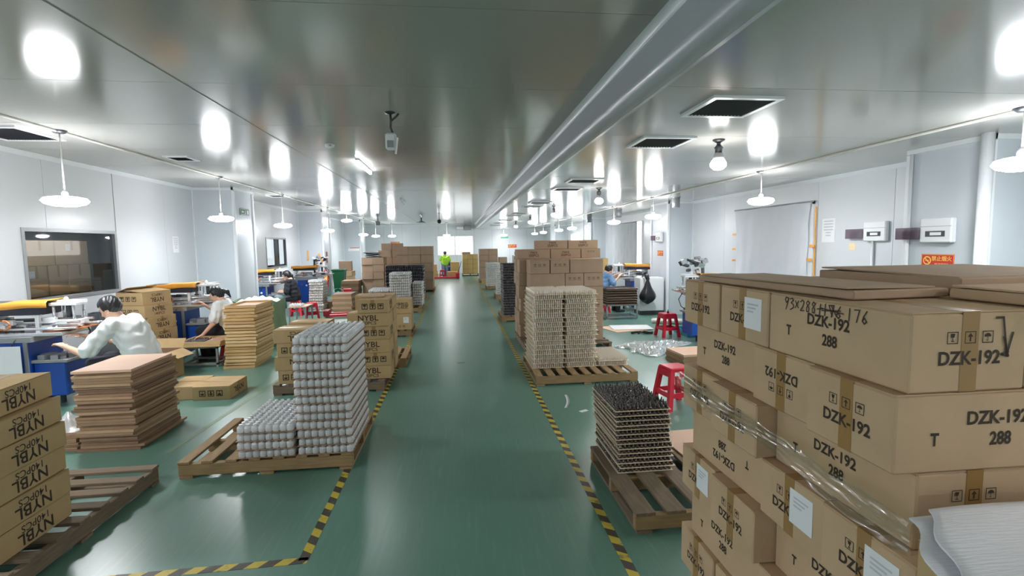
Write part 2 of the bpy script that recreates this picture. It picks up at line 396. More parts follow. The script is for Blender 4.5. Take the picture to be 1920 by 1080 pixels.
# adjacent rooms behind the left windows
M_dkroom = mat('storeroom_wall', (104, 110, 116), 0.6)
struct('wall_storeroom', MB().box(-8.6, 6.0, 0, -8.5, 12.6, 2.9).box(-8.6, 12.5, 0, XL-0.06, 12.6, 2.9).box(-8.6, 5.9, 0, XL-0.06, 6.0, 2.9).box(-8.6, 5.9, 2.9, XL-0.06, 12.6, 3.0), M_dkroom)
struct('wall_office', MB().box(-8.6, 14.6, 0, -8.5, 27.5, 2.9).box(-8.6, 27.5, 0, XL-0.06, 27.6, 2.9).box(-8.6, 14.5, 0, XL-0.06, 14.6, 2.9).box(-8.6, 14.5, 2.9, XL-0.06, 27.6, 3.0), M_wall)
def window(name, W, x):
    a, b, c, d = W; t = 0.05
    g = struct(name, MB().box(x-0.03, a+t*0.3, c+t*0.3, x-0.022, b-t*0.3, d-t*0.3), M_glass)
    mb = MB().box(x-0.06, a, c, x+0.022, a+t, d).box(x-0.06, b-t, c, x+0.022, b, d).box(x-0.06, a+t, c, x+0.022, b-t, c+t).box(x-0.06, a+t, d-t, x+0.022, b-t, d)
    mb.build('window_frame', M_grey, g); return g
window('window_1', WIN1, XL); window('window_2', WIN2, XL)
# far window: two bright frosted panes in a frame
a, b_, c, d = WF
fwn = struct('window_3', MB().box(a, Y1-0.02, c-0.04, b_, Y1+0.01, c).box(a, Y1-0.02, d, b_, Y1+0.01, d+0.04).box(a-0.04, Y1-0.02, c-0.04, a, Y1+0.01, d+0.04).box(b_, Y1-0.02, c-0.04, b_+0.04, Y1+0.01, d+0.04).box(-0.10, Y1-0.02, c, -0.04, Y1+0.01, d), M_white)
MB().box(a, Y1+0.03, c, -0.10, Y1+0.04, d).build('pane', M_day, fwn); MB().box(-0.04, Y1+0.03, c, b_, Y1+0.04, d).build('pane', M_day, fwn)
# bright windows of the office seen through window_2
for k, (y_0, y_1) in enumerate(((23.3, 24.55), (25.2, 26.6))):
    w_ = struct('window_%d' % (4+k), MB().box(-8.5, y_0-0.05, 1.0, -8.47, y_1+0.05, 1.05).box(-8.5, y_0-0.05, 2.35, -8.47, y_1+0.05, 2.4).box(-8.5, y_0-0.05, 1.0, -8.47, y_0, 2.4).box(-8.5, y_1, 1.0, -8.47, y_1+0.05, 2.4), M_dark)
    MB().box(-8.495, y_0, 1.05, -8.485, y_1, 2.35).build('pane', M_day, w_)
# side windows behind the sheer curtains on the right wall: white frame and daylight slit
def curtain_window(n, y0, y1, z0, z1):
    w_ = struct('window_%d' % n, MB().box(XR-0.035, y0, z0, XR-0.012, y0+0.05, z1).box(XR-0.035, y1-0.05, z0, XR-0.012, y1, z1).box(XR-0.035, y0, z1-0.05, XR-0.012, y1, z1), M_white)
    MB().box(XR-0.02, y0+0.05, z0, XR-0.014, y1-0.05, z1-0.05).build('pane', M_white, w_)
curtain_window(6, 7.80, 10.10, 0.6, 2.50); curtain_window(7, 15.9, 18.6, 0.6, 2.54)
# narrow bright gap beside the second curtain
b = struct('window_8', MB().box(XR-0.05, 15.55, 0.9, XR-0.013, 15.98, 2.55), M_white); MB().box(XR-0.056, 15.58, 0.92, XR-0.051, 15.95, 2.52).build('pane', emis('slit_glow', (255, 250, 240), 0.9), b)
# cross windows high on the right, far
b = struct('window_9', MB().box(XR-0.03, 22.2, 1.6, XR-0.013, 25.6, 2.35), M_white); MB().box(XR-0.036, 22.25, 1.65, XR-0.031, 25.55, 2.3).build('pane', emis('window_glow', (255, 252, 248), 0.6), b)
# floor tape
def ftape(x0, y0, x1, y1, label, m=None, wd=0.06):
    L_ = math.hypot(x1-x0, y1-y0); o = MB().box(-wd/2, 0, 0.0003, wd/2, L_, 0.0016).build('floor_tape', m or M_haz, None, (x0, y0, 0), (0, 0, math.atan2(y1-y0, x1-x0)-PI/2))
    return tag(o, label, 'floor tape')
ftape(-0.945, 2.93, -0.90, 32.0, 'long yellow and black hazard tape along the left edge of the aisle')
ftape(0.94, 1.6, 1.03, 32.0, 'long yellow and black hazard tape along the right edge of the aisle')
ftape(-0.92, 2.93, -2.25, 2.90, 'short crosswise hazard tape on the floor near the bottom left pallet')
ftape(-2.66, 4.75, -2.50, 7.6, 'faded yellow floor line between the board stack and the frosted bottle pallet', M_fade, 0.05)
tag(MB().box(-0.06, 0, 0.0003, 0.06, 0.09, 0.0012).build('floor_mark', M_fade, None, (0.04, 7.75, 0), (0, 0, 0.2)), 'small faded yellow patch in the middle of the aisle floor', 'floor mark')

# ------------------------------------------------------------------ ceiling fittings
def pendant(x, y, H, zl, label, r=0.215):
    p = thing('pendant_lamp', label, 'lamp', (x, y, H), 0, 'pendant lamps under the ceiling'); d = zl-H
    MB().lathe([(0.001, -0.03), (0.05, -0.03), (0.075, -0.004), (0.075, 0)], 16).build('canopy', M_dark, p)
    MB().tube([(0, 0, -0.02), (0, 0, d+0.10)], 0.007, 8).build('rod', M_conduit, p)
    MB().lathe([(0.03, d+0.04), (0.032, d+0.09), (0.02, d+0.11), (0.012, d+0.125)], 12).build('socket', M_grey, p)
    pf = [(0.001, -0.062), (r*0.5, -0.056), (r*0.85, -0.034), (r, 0.0), (r*0.9, 0.03), (r*0.6, 0.045), (0.03, 0.052)]
    MB().lathe([(a_, z_+d) for a_, z_ in pf[:4]], 20).build('diffuser', M_lamp, p); MB().lathe([(a_, z_+d) for a_, z_ in pf[3:]], 20).build('lamp_top', M_lamptop, p); return p
for k, y in enumerate((-4.9, -1.2, 2.5, 6.24, 10.03, 13.42, 17.9, 21.0, 24.6, 28.3)):
    lb = ['white disc pendant lamp far behind the viewpoint on the left', 'white disc pendant lamp behind the viewpoint on the left', 'white disc pendant lamp above the bottom left pallet, out of frame', 'nearest white disc pendant lamp on the left, above the storeroom window'] + ['%s glowing disc pendant lamp in the left row' % s for s in NTH[1:]]
    pendant(-4.38, y, HL, 2.41 if k != 7 else 2.9, lb[k])
for k, y in enumerate((-6.4, -3.1, 0.2, 3.55, 6.96, 11.0, 13.85, 19.0, 21.5, 25.4, 28.2)):
    lb = ['disc pendant lamp at the far back on the right behind the viewpoint', 'disc pendant lamp well behind the viewpoint on the right', 'disc pendant lamp just behind the viewpoint on the right', 'glowing disc pendant lamp cut by the right edge of the picture', 'glowing disc pendant lamp in front of the first sheer curtain'] + ['%s glowing disc pendant lamp in the right row' % s for s in NTH[2:]]
    pendant(4.46, y, HR, 2.43, lb[k], 0.18)
for x, y, H, lb in ((-3.7, 29.9, HL, 'left of the three pendant lamps before the far wall'), (-0.53, 29.9, HL, 'pendant lamp hanging in front of the bright far window'), (3.0, 31.5, HR, 'right of the three pendant lamps before the far wall')):
    pendant(x, y, H, 2.43, lb)
def bulb(x, y, H, label):
    p = thing('ceiling_bulb', label, 'lamp', (x, y, H), 0, 'bare bulbs in the right ceiling')
    MB().lathe([(0.02, -0.035), (0.055, -0.012), (0.06, 0)], 14).tube([(0, 0, -0.02), (0, 0, -0.07)], 0.018, 10).build('mount', M_dark, p)
    MB().lathe([(0.034, -0.135), (0.036, -0.09), (0.045, -0.08), (0.028, -0.06), (0.02, -0.05)], 12).build('socket', M_dark, p)
    MB().lathe([(0.058, -0.20), (0.052, -0.17), (0.036, -0.13)], 14).build('bulb_neck', M_grey, p)
    MB().lathe([(0.001, -0.30), (0.045, -0.292), (0.075, -0.262), (0.078, -0.235), (0.058, -0.20)], 16).build('globe', M_bulb, p); return p
for y, lb in ((-3.6, 'ceiling bulb well behind the viewpoint'), (0.6, 'ceiling bulb just behind the viewpoint'), (4.83, 'near ceiling bulb in dark socket beside the large vents'), (9.05, 'second nearest ceiling bulb in dark socket'), (13.3, 'third nearest ceiling bulb in dark socket'), (17.6, 'fourth nearest ceiling bulb in dark socket'), (21.9, 'farthest ceiling bulb in dark socket')): bulb(2.63, y, HR, lb)
def vent(x0, y0, x1, y1, H, label):
    v = thing('ceiling_vent', label, 'vent', ((x0+x1)/2, (y0+y1)/2, H), 0, 'square ceiling vents'); a, b = (x1-x0)/2, (y1-y0)/2; t = 0.04
    MB().box(-a, -b, -0.02, -a+t, b, 0).box(a-t, -b, -0.02, a, b, 0).box(-a+t, -b, -0.02, a-t, -b+t, 0).box(-a+t, b-t, -0.02, a-t, b, 0).build('frame', M_trim, v)
    MB().box(-a+t, -b+t, -0.004, a-t, b-t, 0).build('backing', M_black, v)
    ns = int((2*a-2*t)/0.03); sl = MB().cbox((0, 0, 0), (0.022, 2*b-2*t, 0.002), (0, 0.6, 0)).mesh('slat', M_vent)
    for i in range(ns): ob('slat', sl, v, (-a+t+0.015+i*0.03, 0, -0.010))
    return v
for k, (y0, y1) in enumerate(((3.38, 3.91), (4.68, 5.21), (7.74, 8.22), (8.98, 9.42), (11.95, 12.42), (13.2, 13.66), (16.2, 16.7), (17.4, 17.9), (20.6, 21.1), (23.5, 24.0), (26.0, 26.5))):
    vent(1.80, y0, 2.33, y1, HR, '%s dark square vent in the right ceiling beside the step' % NTH[k])
vent(-5.32, 6.02, -4.66, 6.75, HL, 'large dark louvred vent in the left ceiling near the picture edge')
for k, (y0, y1) in enumerate(((7.82, 8.2), (13.4, 13.9), (16.4, 16.8))): vent(-4.78 if k else -4.17, y0, -4.3 if k else -3.83, y1, HL, ['small vent in the left ceiling beside the white conduit', 'flat vent in the left ceiling behind the exit sign', 'farthest small vent in the left ceiling'][k])
tag(MB().tube([(-4.38, Y0, HL-0.012), (-4.38, Y1, HL-0.012)], 0.016, 8).build('ceiling_conduit', M_conduit), 'long white conduit along the left ceiling carrying the pendant lamps', 'conduit')
tag(MB().tube([(4.46, Y0, HR-0.012), (4.46, Y1, HR-0.012)], 0.016, 8).build('ceiling_conduit', M_conduit), 'long white conduit along the right ceiling carrying the pendant lamps', 'conduit')
def tube_light(x, y0, y1, lit, label):
    t = thing('tube_light', label, 'lamp', (x, (y0+y1)/2, HL), 0, 'tube lights along the ceiling seam'); h = (y1-y0)/2
    MB().bbox(-0.03, -h, -0.03, 0.03, h, 0, 0.008).build('housing', M_trim, t)
    MB().tube([(0, -h+0.02, -0.048), (0, h-0.02, -0.048)], 0.022, 10).build('tube', M_tube if lit else M_white, t)
tube_light(-1.48, 8.0, 9.25, True, 'lit fluorescent tube on the left ceiling')
tube_light(-1.48, -3.2, -1.9, True, 'lit fluorescent tube behind the viewpoint'); tube_light(-1.48, -6.9, -5.6, True, 'lit fluorescent tube far behind the viewpoint')
tube_light(-1.55, 14.8, 16.0, False, 'nearer unlit fluorescent tube on the left ceiling'); tube_light(-1.55, 22.0, 23.4, False, 'farther unlit fluorescent tube on the left ceiling')
o = thing('smoke_detector', 'round white smoke detector on the left ceiling', 'smoke detector', (-1.61, 6.89, HL))
MB().lathe([(0.03, -0.045), (0.05, -0.04), (0.06, -0.02), (0.06, 0)], 18).build('housing', M_white, o); MB().box(0.0, -0.058, -0.03, 0.03, -0.045, -0.022).build('slot', M_dark, o)
o = thing('hanging_sensor_box', 'white plastic device hanging from the ceiling on a dark bracket', 'device', (-0.63, 5.27, HL))
MB().lathe([(0.012, -0.02), (0.05, -0.008), (0.055, 0)], 16).build('mount', M_dark, o)
MB().tube([(0, 0, 0), (0.005, 0, -0.07), (0.0, 0, -0.15), (0.02, 0.01, -0.2)], 0.012, 8).tube([(0.012, 0, -0.08), (0.06, 0, -0.04), (0.085, 0.0, -0.01)], 0.010, 8).build('bracket', M_dark, o)
MB().bbox(-0.055, -0.03, -0.37, 0.055, 0.04, -0.20, 0.02).build('body', M_white, o); MB().box(-0.035, -0.034, -0.35, 0.03, -0.029, -0.28).build('panel', M_grey, o); MB().cbox((0.055, -0.01, -0.33), (0.015, 0.05, 0.16), (0, 0.15, 0)).build('cover', M_white, o)
def dome(x, y, label, s=1):
    o = thing('dome_camera', label, 'camera', (x, y, HL)); MB().tube([(0, 0, 0), (0, 0, -0.22*s)], 0.012, 8).lathe([(0.05, -0.01), (0.05, 0)], 12).build('stem', M_dark, o)
    MB().lathe([(0.001, -0.36*s), (0.06*s, -0.33*s), (0.075*s, -0.28*s), (0.06*s, -0.23*s), (0.02, -0.21*s)], 14).build('dome', M_black, o)
dome(-0.68, 21.4, 'black dome camera hanging on a stem from the far left ceiling', 1.2)
o = thing('unlit_shade_lamp', 'dark conical lamp shade hanging unlit before the far wall', 'lamp', (-1.63, 24.5, HL)); MB().tube([(0, 0, 0), (0, 0, -0.16)], 0.03, 8).build('stem', M_dark, o); MB().lathe([(0.24, -0.24), (0.20, -0.22), (0.06, -0.17), (0.03, -0.14)], 18).build('shade', M_grey, o)
o = thing('ceiling_speaker', 'dark boxy device on the ceiling by the far left pillar', 'device', (-3.65, 24.4, HL)); MB().box(-0.03, -0.03, -0.18, 0.03, 0.03, 0).build('stem', M_dark, o); MB().bbox(-0.09, -0.09, -0.36, 0.09, 0.09, -0.16, 0.02).build('body', M_dark, o)
o = thing('wall_unit', 'small pale box high on the far wall under the ceiling step', 'device', (0.30, Y1-0.15, 2.86)); MB().bbox(-0.25, -0.1, 0, 0.2, 0.12, 0.18, 0.02).build('body', M_white, o); MB().box(0.25, -0.06, -0.05, 0.7, 0.12, 0.25).build('duct_end', M_grey, o)
for k, (x, y) in enumerate(((4.95, 10.9), (4.95, 14.9), (4.95, 18.3))):
    tag(MB().tube([(x, y, HR-0.24), (x, y, HR)], 0.085, 16).lathe([(0.1, HR-0.02), (0.1, HR)], 16, (x, y, 0)).build('duct_stub', M_grey), '%s short silver duct stub under the right ceiling' % NTH[k], 'duct', 'duct stubs')
o = thing('storeroom_fill', 'added fill tube on the storeroom ceiling behind the left window, out of sight', 'lamp', (-6.3, 9.3, 2.9)); MB().bbox(-0.05, -0.6, -0.04, 0.05, 0.6, 0, 0.01).build('housing', M_trim, o); MB().tube([(0, -0.58, -0.06), (0, 0.58, -0.06)], 0.02, 10).build('tube', emis('storeroom_fill_glow', (255, 250, 240), 22.0), o)  # unseen lamp, added to brighten the storeroom cartons
# ------------------------------------------------------------------ cartons
def icons(s, m, solid=False):
    k = ('icons', s, m.name, solid)
    if k in TXT: return TXT[k]
    b = MB(); t = s*(0.13 if solid else 0.07)
    def q(x0, y0, x1, y1): b.add([(x0,y0,0),(x1,y0,0),(x1,y1,0),(x0,y1,0)], [(0,1,2,3)])
    def poly(p): b.add([(x, y, 0) for x, y in p], [tuple(range(len(p)))])
    for i in (-1, 0, 1):
        c = i*s*(1.35 if solid else 1.6); h = s/2
        q(c-h, -h, c+h, -h+t); q(c-h, h-t, c+h, h); q(c-h, -h+t, c-h+t, h-t); q(c+h-t, -h+t, c+h, h-t)
        e = 1.6 if solid else 1.0
        if i == -1:
            poly([(c-0.2*s*e, 0.34*s), (c-0.13*s*e, 0.02*s), (c+0.13*s*e, 0.02*s), (c+0.2*s*e, 0.34*s)]); q(c-0.03*s*e, -0.25*s, c+0.03*s*e, 0.02*s); q(c-0.15*s, -0.32*s, c+0.15*s, -0.25*s)
        elif i == 0:
            poly([(c-0.25*s*e, 0.05*s), (c+0.25*s*e, 0.05*s), (c, 0.36*s)]); q(c-0.07*s*e, -0.33*s, c+0.07*s*e, 0.05*s)
        else:
            poly([(c+0.3*s*math.cos(a), 0.02*s+0.3*s*math.sin(a)) for a in np.linspace(0, PI, 9)]); q(c-0.025*s*e, -0.3*s, c+0.025*s*e, 0.02*s); q(c-0.12*s, -0.32*s, c+0.02*s, -0.26*s)
    TXT[k] = b.mesh('handling_symbols', m); return TXT[k]
def label_mesh():
    if 'lab' in TXT: return TXT['lab']
    TXT['lab'] = MB().box(-0.055, -0.06, 0, 0.055, 0.06, 0.0008).mesh('paper_label', M_paper)
    b = MB()
    for j, ww in enumerate((0.07, 0.055, 0.04)):
        b.add([(-0.035, 0.032-j*0.014, 0.0012), (-0.035+ww, 0.032-j*0.014, 0.0012), (-0.035+ww, 0.038-j*0.014, 0.0012), (-0.035, 0.038-j*0.014, 0.0012)], [(0,1,2,3)])
    TXT['labtxt'] = b.mesh('label_print', M_papr); return TXT['lab']
CB = {}
def carton(label, L, W, H, x, y, z, rz=0, m=None, prints=(), tape='short', group=None, flaps=True, name='carton', cat='box'):
    """L along local x, W along local y; prints: (face, kind, u, v, flip)"""
    m = m or M_card; r = thing(name, label, cat, (x, y, z), rz, group)
    k = (L, W, H, m.name)
    if k not in CB:
        CB[k] = (MB().bbox(-L/2, -W/2, 0.0008, L/2, W/2, H-0.004, 0.005).mesh('body', m),
                 MB().bbox(-L/2+0.001, -W/2+0.001, H-0.004, L/2-0.001, -0.0015, H-0.0006, 0.001).mesh('flap', m),
                 MB().box(-L/2-0.0007, -0.024, H-0.0006, L/2+0.0007, 0.024, H-0.0001).box(-L/2-0.0009, -0.024, H*0.6, -L/2-0.0003, 0.024, H-0.0002).box(L/2+0.0003, -0.024, H*0.6, L/2+0.0009, 0.024, H-0.0002).mesh('packing_tape', M_brntape),
                 MB().box(-L/2-0.0007, -0.024, H-0.0006, L/2+0.0007, 0.024, H-0.0001).box(-L/2-0.0009, -0.024, 0.002, -L/2-0.0003, 0.024, H-0.0002).box(L/2+0.0003, -0.024, 0.002, L/2+0.0009, 0.024, H-0.0002).mesh('packing_tape', M_brntape))
    bd, fl, ts, tf = CB[k]; ob('body', bd, r)
    if flaps: ob('flap', fl, r); ob('flap', fl, r, rot=(0, 0, PI))
    if tape: ob('packing_tape', tf if tape == 'full' else ts, r)
    for face, kind, u, v, flip in prints:
        az = {'-y': 0, '+y': PI, '+x': PI/2, '-x': -PI/2}[face]; n = Matrix.Rotation(az, 3, 'Z') @ Vector((0, -1, 0)); U = Matrix.Rotation(az, 3, 'Z') @ Vector((1, 0, 0))
        dist = W/2 if 'y' in face else L/2
        me = {'NYBL': lambda: text_mesh('NYBL', 0.098, M_ink, 0.0014, 1.1), '140PCS': lambda: text_mesh('140PCS', 0.06, M_ink, 0.0004, 1.1),
              'DZK': lambda: text_mesh('DZK-192', 0.048, M_ink, 0.0014, 0.95), '288': lambda: text_mesh('288', 0.048, M_ink, 0.0014, 0.85), 'T': lambda: text_mesh('T', 0.046, M_ink, 0.0016, 0.8),
              'icons': lambda: icons(0.031, M_ink), 'iconsN': lambda: icons(0.074, M_ink, True), 'iconsS': lambda: icons(0.05, M_ink),
              'cn': lambda: text_mesh('玻璃制品\n小心轻放', 0.075, M_ink, 0.001, 1.0), 'label': label_mesh, 'YWX': lambda: text_mesh('YWX\n350PCS', 0.06, M_ink, 0.0006, 1.0)}[kind]()
        off = 0.0012 if kind != 'label' else 0.0010
        nm = 'paper_label' if kind == 'label' else ('handling_symbols' if 'icons' in kind else 'printed_text')
        o = ob(nm, me, r); R = Matrix.Rotation(az, 3, 'Z') @ Matrix.Rotation(PI/2, 3, 'X') @ Matrix.Rotation((PI if flip is True else (flip or 0)), 3, 'Z')
        o.location = n*(dist+off) + U*u + Vector((0, 0, v)); o.rotation_euler = R.to_euler()
        if kind == 'label': ob('label_print', TXT['labtxt'], o)
    return r
def nybl(face, H, flip=False, u=0.0):
    if not flip: return [(face, 'NYBL', u, H*0.62, False), (face, '140PCS', u, H*0.25, False)]
    return [(face, 'NYBL', u, H*0.38, True), (face, '140PCS', u, H*0.75, True)]
# --- bottom-left stack of six cartons with upside-down print
hs = [0.14+i*0.157 for i in range(6)]
for i in range(6):
    k = 5-i; rz = PI/2 + [0.02, 0.0, 0.03, 0.02, 0.06, 0.10][i]
    dx = [0, 0.005, -0.005, 0.01, 0.0, -0.05][i]
    carton('kraft carton printed upside-down, %s in the bottom left stack' % ORD[k], 0.56, 0.40, 0.155, -2.72+dx, 3.13+(0.02 if i == 5 else 0), hs[i], rz, M_kraft,
           nybl('-y', 0.155, True, 0.0), 'short', 'cartons stacked on the bottom left pallet')
# --- pallets
PM = {}
def pallet(label, x0, y0, x1, y1, along, n, m, mb_=None, z=0.14, bw=0.09, skip=()):
    """deck boards run along 'x' or 'y'; beams run across them"""
    p = thing('wooden_pallet', label, 'pallet', ((x0+x1)/2, (y0+y1)/2, 0)); a, b = (x1-x0)/2, (y1-y0)/2; mb_ = mb_ or m
    if along == 'y':
        for i in range(n):
            if i in skip: continue
            xx = -a + bw/2 + i*(2*a-bw)/(n-1); MB().bbox(-b, -bw/2, z-0.022, b, bw/2, z, 0.003).build('deck_board', m, p, (xx, 0, random.uniform(-0.001, 0)), (0, 0, PI/2+random.uniform(-0.008, 0.008)))
        for yy in (-b+0.03, 0, b-0.03): MB().bbox(-a, -0.025, 0.022, a, 0.025, z-0.022, 0.004).build('beam', mb_, p, (0, yy, 0))
        for yy in (-a+0.06, 0, a-0.06): MB().box(-b, -0.05, 0, b, 0.05, 0.022).build('bottom_board', m, p, (yy, 0, 0), (0, 0, PI/2))
    else:
        for i in range(n):
            if i in skip: continue
            yy = -b + bw/2 + i*(2*b-bw)/(n-1); MB().bbox(-a, -bw/2, z-0.022, a, bw/2, z, 0.003).build('deck_board', m, p, (0, yy, random.uniform(-0.001, 0)), (0, 0, random.uniform(-0.01, 0.01)))
        for xx in (-a+0.03, 0, a-0.03): MB().bbox(-b, -0.025, 0.022, b, 0.025, z-0.022, 0.004).build('beam', mb_, p, (xx, 0, 0), (0, 0, PI/2))
        for yy in (-b+0.06, 0, b-0.06): MB().box(-a, -0.05, 0, a, 0.05, 0.022).build('bottom_board', m, p, (0, yy, 0))
    return p
pallet('weathered grey wooden pallet under the bottom left carton stack', -3.55, 2.55, -2.40, 4.14, 'x', 9, M_woodg)
pallet('pale wooden pallet carrying the tall frosted bottle stack', -2.27, 4.15, -0.90, 5.20, 'y', 8, M_wood, M_wood)
pallet('worn wooden pallet under the clear vial trays on the right', 1.0, 6.30, 2.37, 7.65, 'y', 9, M_wood)
pallet('weathered wooden pallet under the dark bottle trays', 1.09, 2.92, 2.25, 4.00, 'y', 6, M_woodg, M_wood, bw=0.13)
# --- generic piles of trays
def verts_of(mb): return np.array(mb.v, float), mb.f
def replicate(name, mb, pos, m, smooth=True):
    V, F = verts_of(mb); pos = np.asarray(pos, float); nv = len(V); K = len(pos)
    AV = (V[None] + pos[:, None]).reshape(-1, 3)
    lt = np.concatenate([np.array(f) for f in F]); ln = np.array([len(f) for f in F])
    AL = (lt[None] + (np.arange(K)*nv)[:, None]).ravel(); LN = np.tile(ln, K)
    me = bpy.data.meshes.new(name); me.vertices.add(len(AV)); me.vertices.foreach_set('co', AV.ravel())
    me.loops.add(len(AL)); me.loops.foreach_set('vertex_index', AL.astype(np.int32))
    me.polygons.add(len(LN)); me.polygons.foreach_set('loop_start', np.concatenate(([0], np.cumsum(LN)[:-1])).astype(np.int32))
    me.update(calc_edges=True); me.polygons.foreach_set('use_smooth', np.full(len(LN), smooth)); me.materials.append(m); return me
def sq_bottle(prof):
    b = MB(); V = []; F = []; m = len(prof)
    for r_, z_, sq in prof:
        for k in range(12):
            a = 2*PI*(k+0.5)/12; c, s_ = math.cos(a), math.sin(a); q = (abs(c)**sq+abs(s_)**sq)**(-1/sq); V.append((r_*q*c, r_*q*s_, z_))
    for i in range(m-1):
        for k in range(12): F.append((i*12+k, i*12+(k+1) % 12, (i+1)*12+(k+1) % 12, (i+1)*12+k))
    b.add(V, F, True); b.f.append(tuple((m-1)*12+k for k in range(12))); b.sm.append(False); return b
B_frost = sq_bottle([(0.0225, 0, 4), (0.0262, 0.004, 4), (0.0266, 0.040, 4), (0.0235, 0.048, 3.5), (0.0130, 0.0515, 2), (0.0130, 0.0625, 2), (0.0145, 0.0635, 2), (0.0145, 0.066, 2)])
B_vial = MB().lathe([(0.0098, 0), (0.0098, 0.038), (0.0050, 0.044), (0.0064, 0.047), (0.0064, 0.054)], 6)
B_cap = MB().lathe([(0.0115, 0), (0.0125, 0.010), (0.0075, 0.016), (0.0055, 0.027), (0.0035, 0.030)], 6)
B_blk = MB().lathe([(0.024, 0), (0.025, 0.004), (0.025, 0.034), (0.012, 0.042), (0.010, 0.055)], 8)
BM = {}
def board(label, x0, y0, z, w, d, m, rz=0.0, t=0.004, group=None, name='tray_board', cat='board'):
    k = (round(w, 3), round(d, 3), round(t, 3), m.name)
    if k not in BM: BM[k] = MB().bbox(-w/2, -d/2, 0, w/2, d/2, t, min(0.0012, t*0.3)).mesh(name, m)
    return tag(ob(name, BM[k], None, (x0+w/2, y0+d/2, z), (0, 0, rz)), label, cat, group)
def grid_pos(x0, y0, z, w, d, nx, ny, ring=None):
    out = []
    for j in range(ny):
        for i in range(nx):
            if ring and min(i, nx-1-i, j, ny-1-j) >= ring: continue
            out.append((x0+w*(i+0.5)/nx, y0+d*(j+0.5)/ny, z, j))
    return out
def pile(what, x0, y0, z0, w, d, n, pitch, bm, nx, ny, ring=None, jit=0.01, group=None, t=0.004, drift=(0, 0), mg=0.006):
    """trays from the bottom up; returns the bottle spots of each tray"""
    lay = []
    for k in range(n):
        jx, jy = random.uniform(-jit, jit)+drift[0]*k/max(1, n-1), random.uniform(-jit, jit)+drift[1]*k/max(1, n-1); z = z0+k*pitch
        board('tray board, %s in the %s' % (ORD[n-1-k], what), x0+jx, y0+jy, z, w, d, bm, 0, t, group)
        lay.append(grid_pos(x0+jx+mg, y0+jy+mg, z+t, w-2*mg, d-2*mg, nx, ny, ring if k < n-1 else None))
    return lay
def stuff(name, label, cat, mb, pos, m):
    o = ob(name, replicate(name, mb, [p[:3] for p in pos], m)); return tag(o, label, cat, None, 'stuff')
def singles(name, label, cat, group, mb, pos, m, wob=0.0):
    me = mb.mesh(name, m)
    for p in pos:
        o = tag(ob(name, me, None, p[:3], (random.uniform(-wob, wob), random.uniform(-wob, wob), 0)), label, cat, group)
        if wob: o.scale = (1, 1, random.uniform(0.8, 1.25))
# frosted bottles, front left pallet: tall and short pile
tall = pile('tall frosted bottle stack', -1.345, 4.15, 0.141, 0.455, 0.80, 14, 0.0705, M_hard, 8, 14, None, 0.008, 'trays of the tall frosted bottle stack', 0.005, (-0.01, 0.02))
short = pile('short frosted bottle stack', -1.815, 4.14, 0.141, 0.455, 0.72, 4, 0.0705, M_hard, 8, 13, None, 0.006, 'trays of the short frosted bottle stack', 0.005)
one = tall[-1] + short[-1]; rest = []
for q in tall[:-1] + short[:-1]:
    for p in q:
        (one if p[3] == 0 and len(one) < 300 else rest).append(p)
singles('frosted_bottle', 'small frosted white bottle in the rows on the near left pallet', 'bottle', 'frosted bottles on the near left pallet', B_frost, one, M_frost)
stuff('frosted_bottles', 'packed rows of frosted bottles inside the near left trays', 'bottles', B_frost, rest, M_frost)
# clear vials on the right pallet: two tall columns and a low one
va = pile('left column of clear vial trays', 1.005, 6.67, 0.141, 0.455, 0.80, 17, 0.063, M_ply, 15, 26, 2, 0.012, 'clear vial trays, left column', 0.006, (0, 0), 0.016)
vb = pile('middle column of clear vial trays', 1.465, 6.67, 0.141, 0.455, 0.80, 17, 0.063, M_ply, 15, 26, 2, 0.012, 'clear vial trays, middle column', 0.006, (0, 0), 0.016)
vc = pile('low right column of clear vial trays', 1.93, 6.67, 0.141, 0.44, 0.72, 2, 0.063, M_ply, 16, 25, 2, 0.006, 'clear vial trays, low column', 0.006, (0, 0), 0.016)
top = sorted(va[-1] + vb[-1], key=lambda p: p[1]); one = top[:300]
singles('clear_vial', 'tiny clear glass vial in the front rows of the top vial trays', 'vial', 'front vials on the top trays', B_vial, one, M_vial)
stuff('clear_vials', 'dense rows of tiny clear glass vials in the stacked pale trays', 'vials', B_vial, top[300:] + sum(va[:-1]+vb[:-1]+vc, []), M_vial)
# dark brown bottles, near right pallet
db = pile('near dark brown bottle stack', 1.16, 3.46, 0.141, 0.43, 0.64, 14, 0.0355, M_ply, 13, 20, 3, 0.012, 'trays of the near dark bottle stack', 0.005, (-0.02, 0.02))
top = sorted(db[-1], key=lambda p: p[1])
singles('dark_bottle_cap', 'glossy dark brown pointed cap in the rows of the top tray', 'cap', 'dark caps on the near right top tray', MB().lathe([(0.0135, 0), (0.0140, 0.013), (0.0075, 0.018), (0.0052, 0.036), (0.0030, 0.041)], 7), top[:300], M_brnblk, 0.22)
stuff('dark_bottle_caps', 'packed dark brown caps between the near right tray boards', 'caps', B_cap, top[300:] + sum(db[:-1], []), M_brnblk)
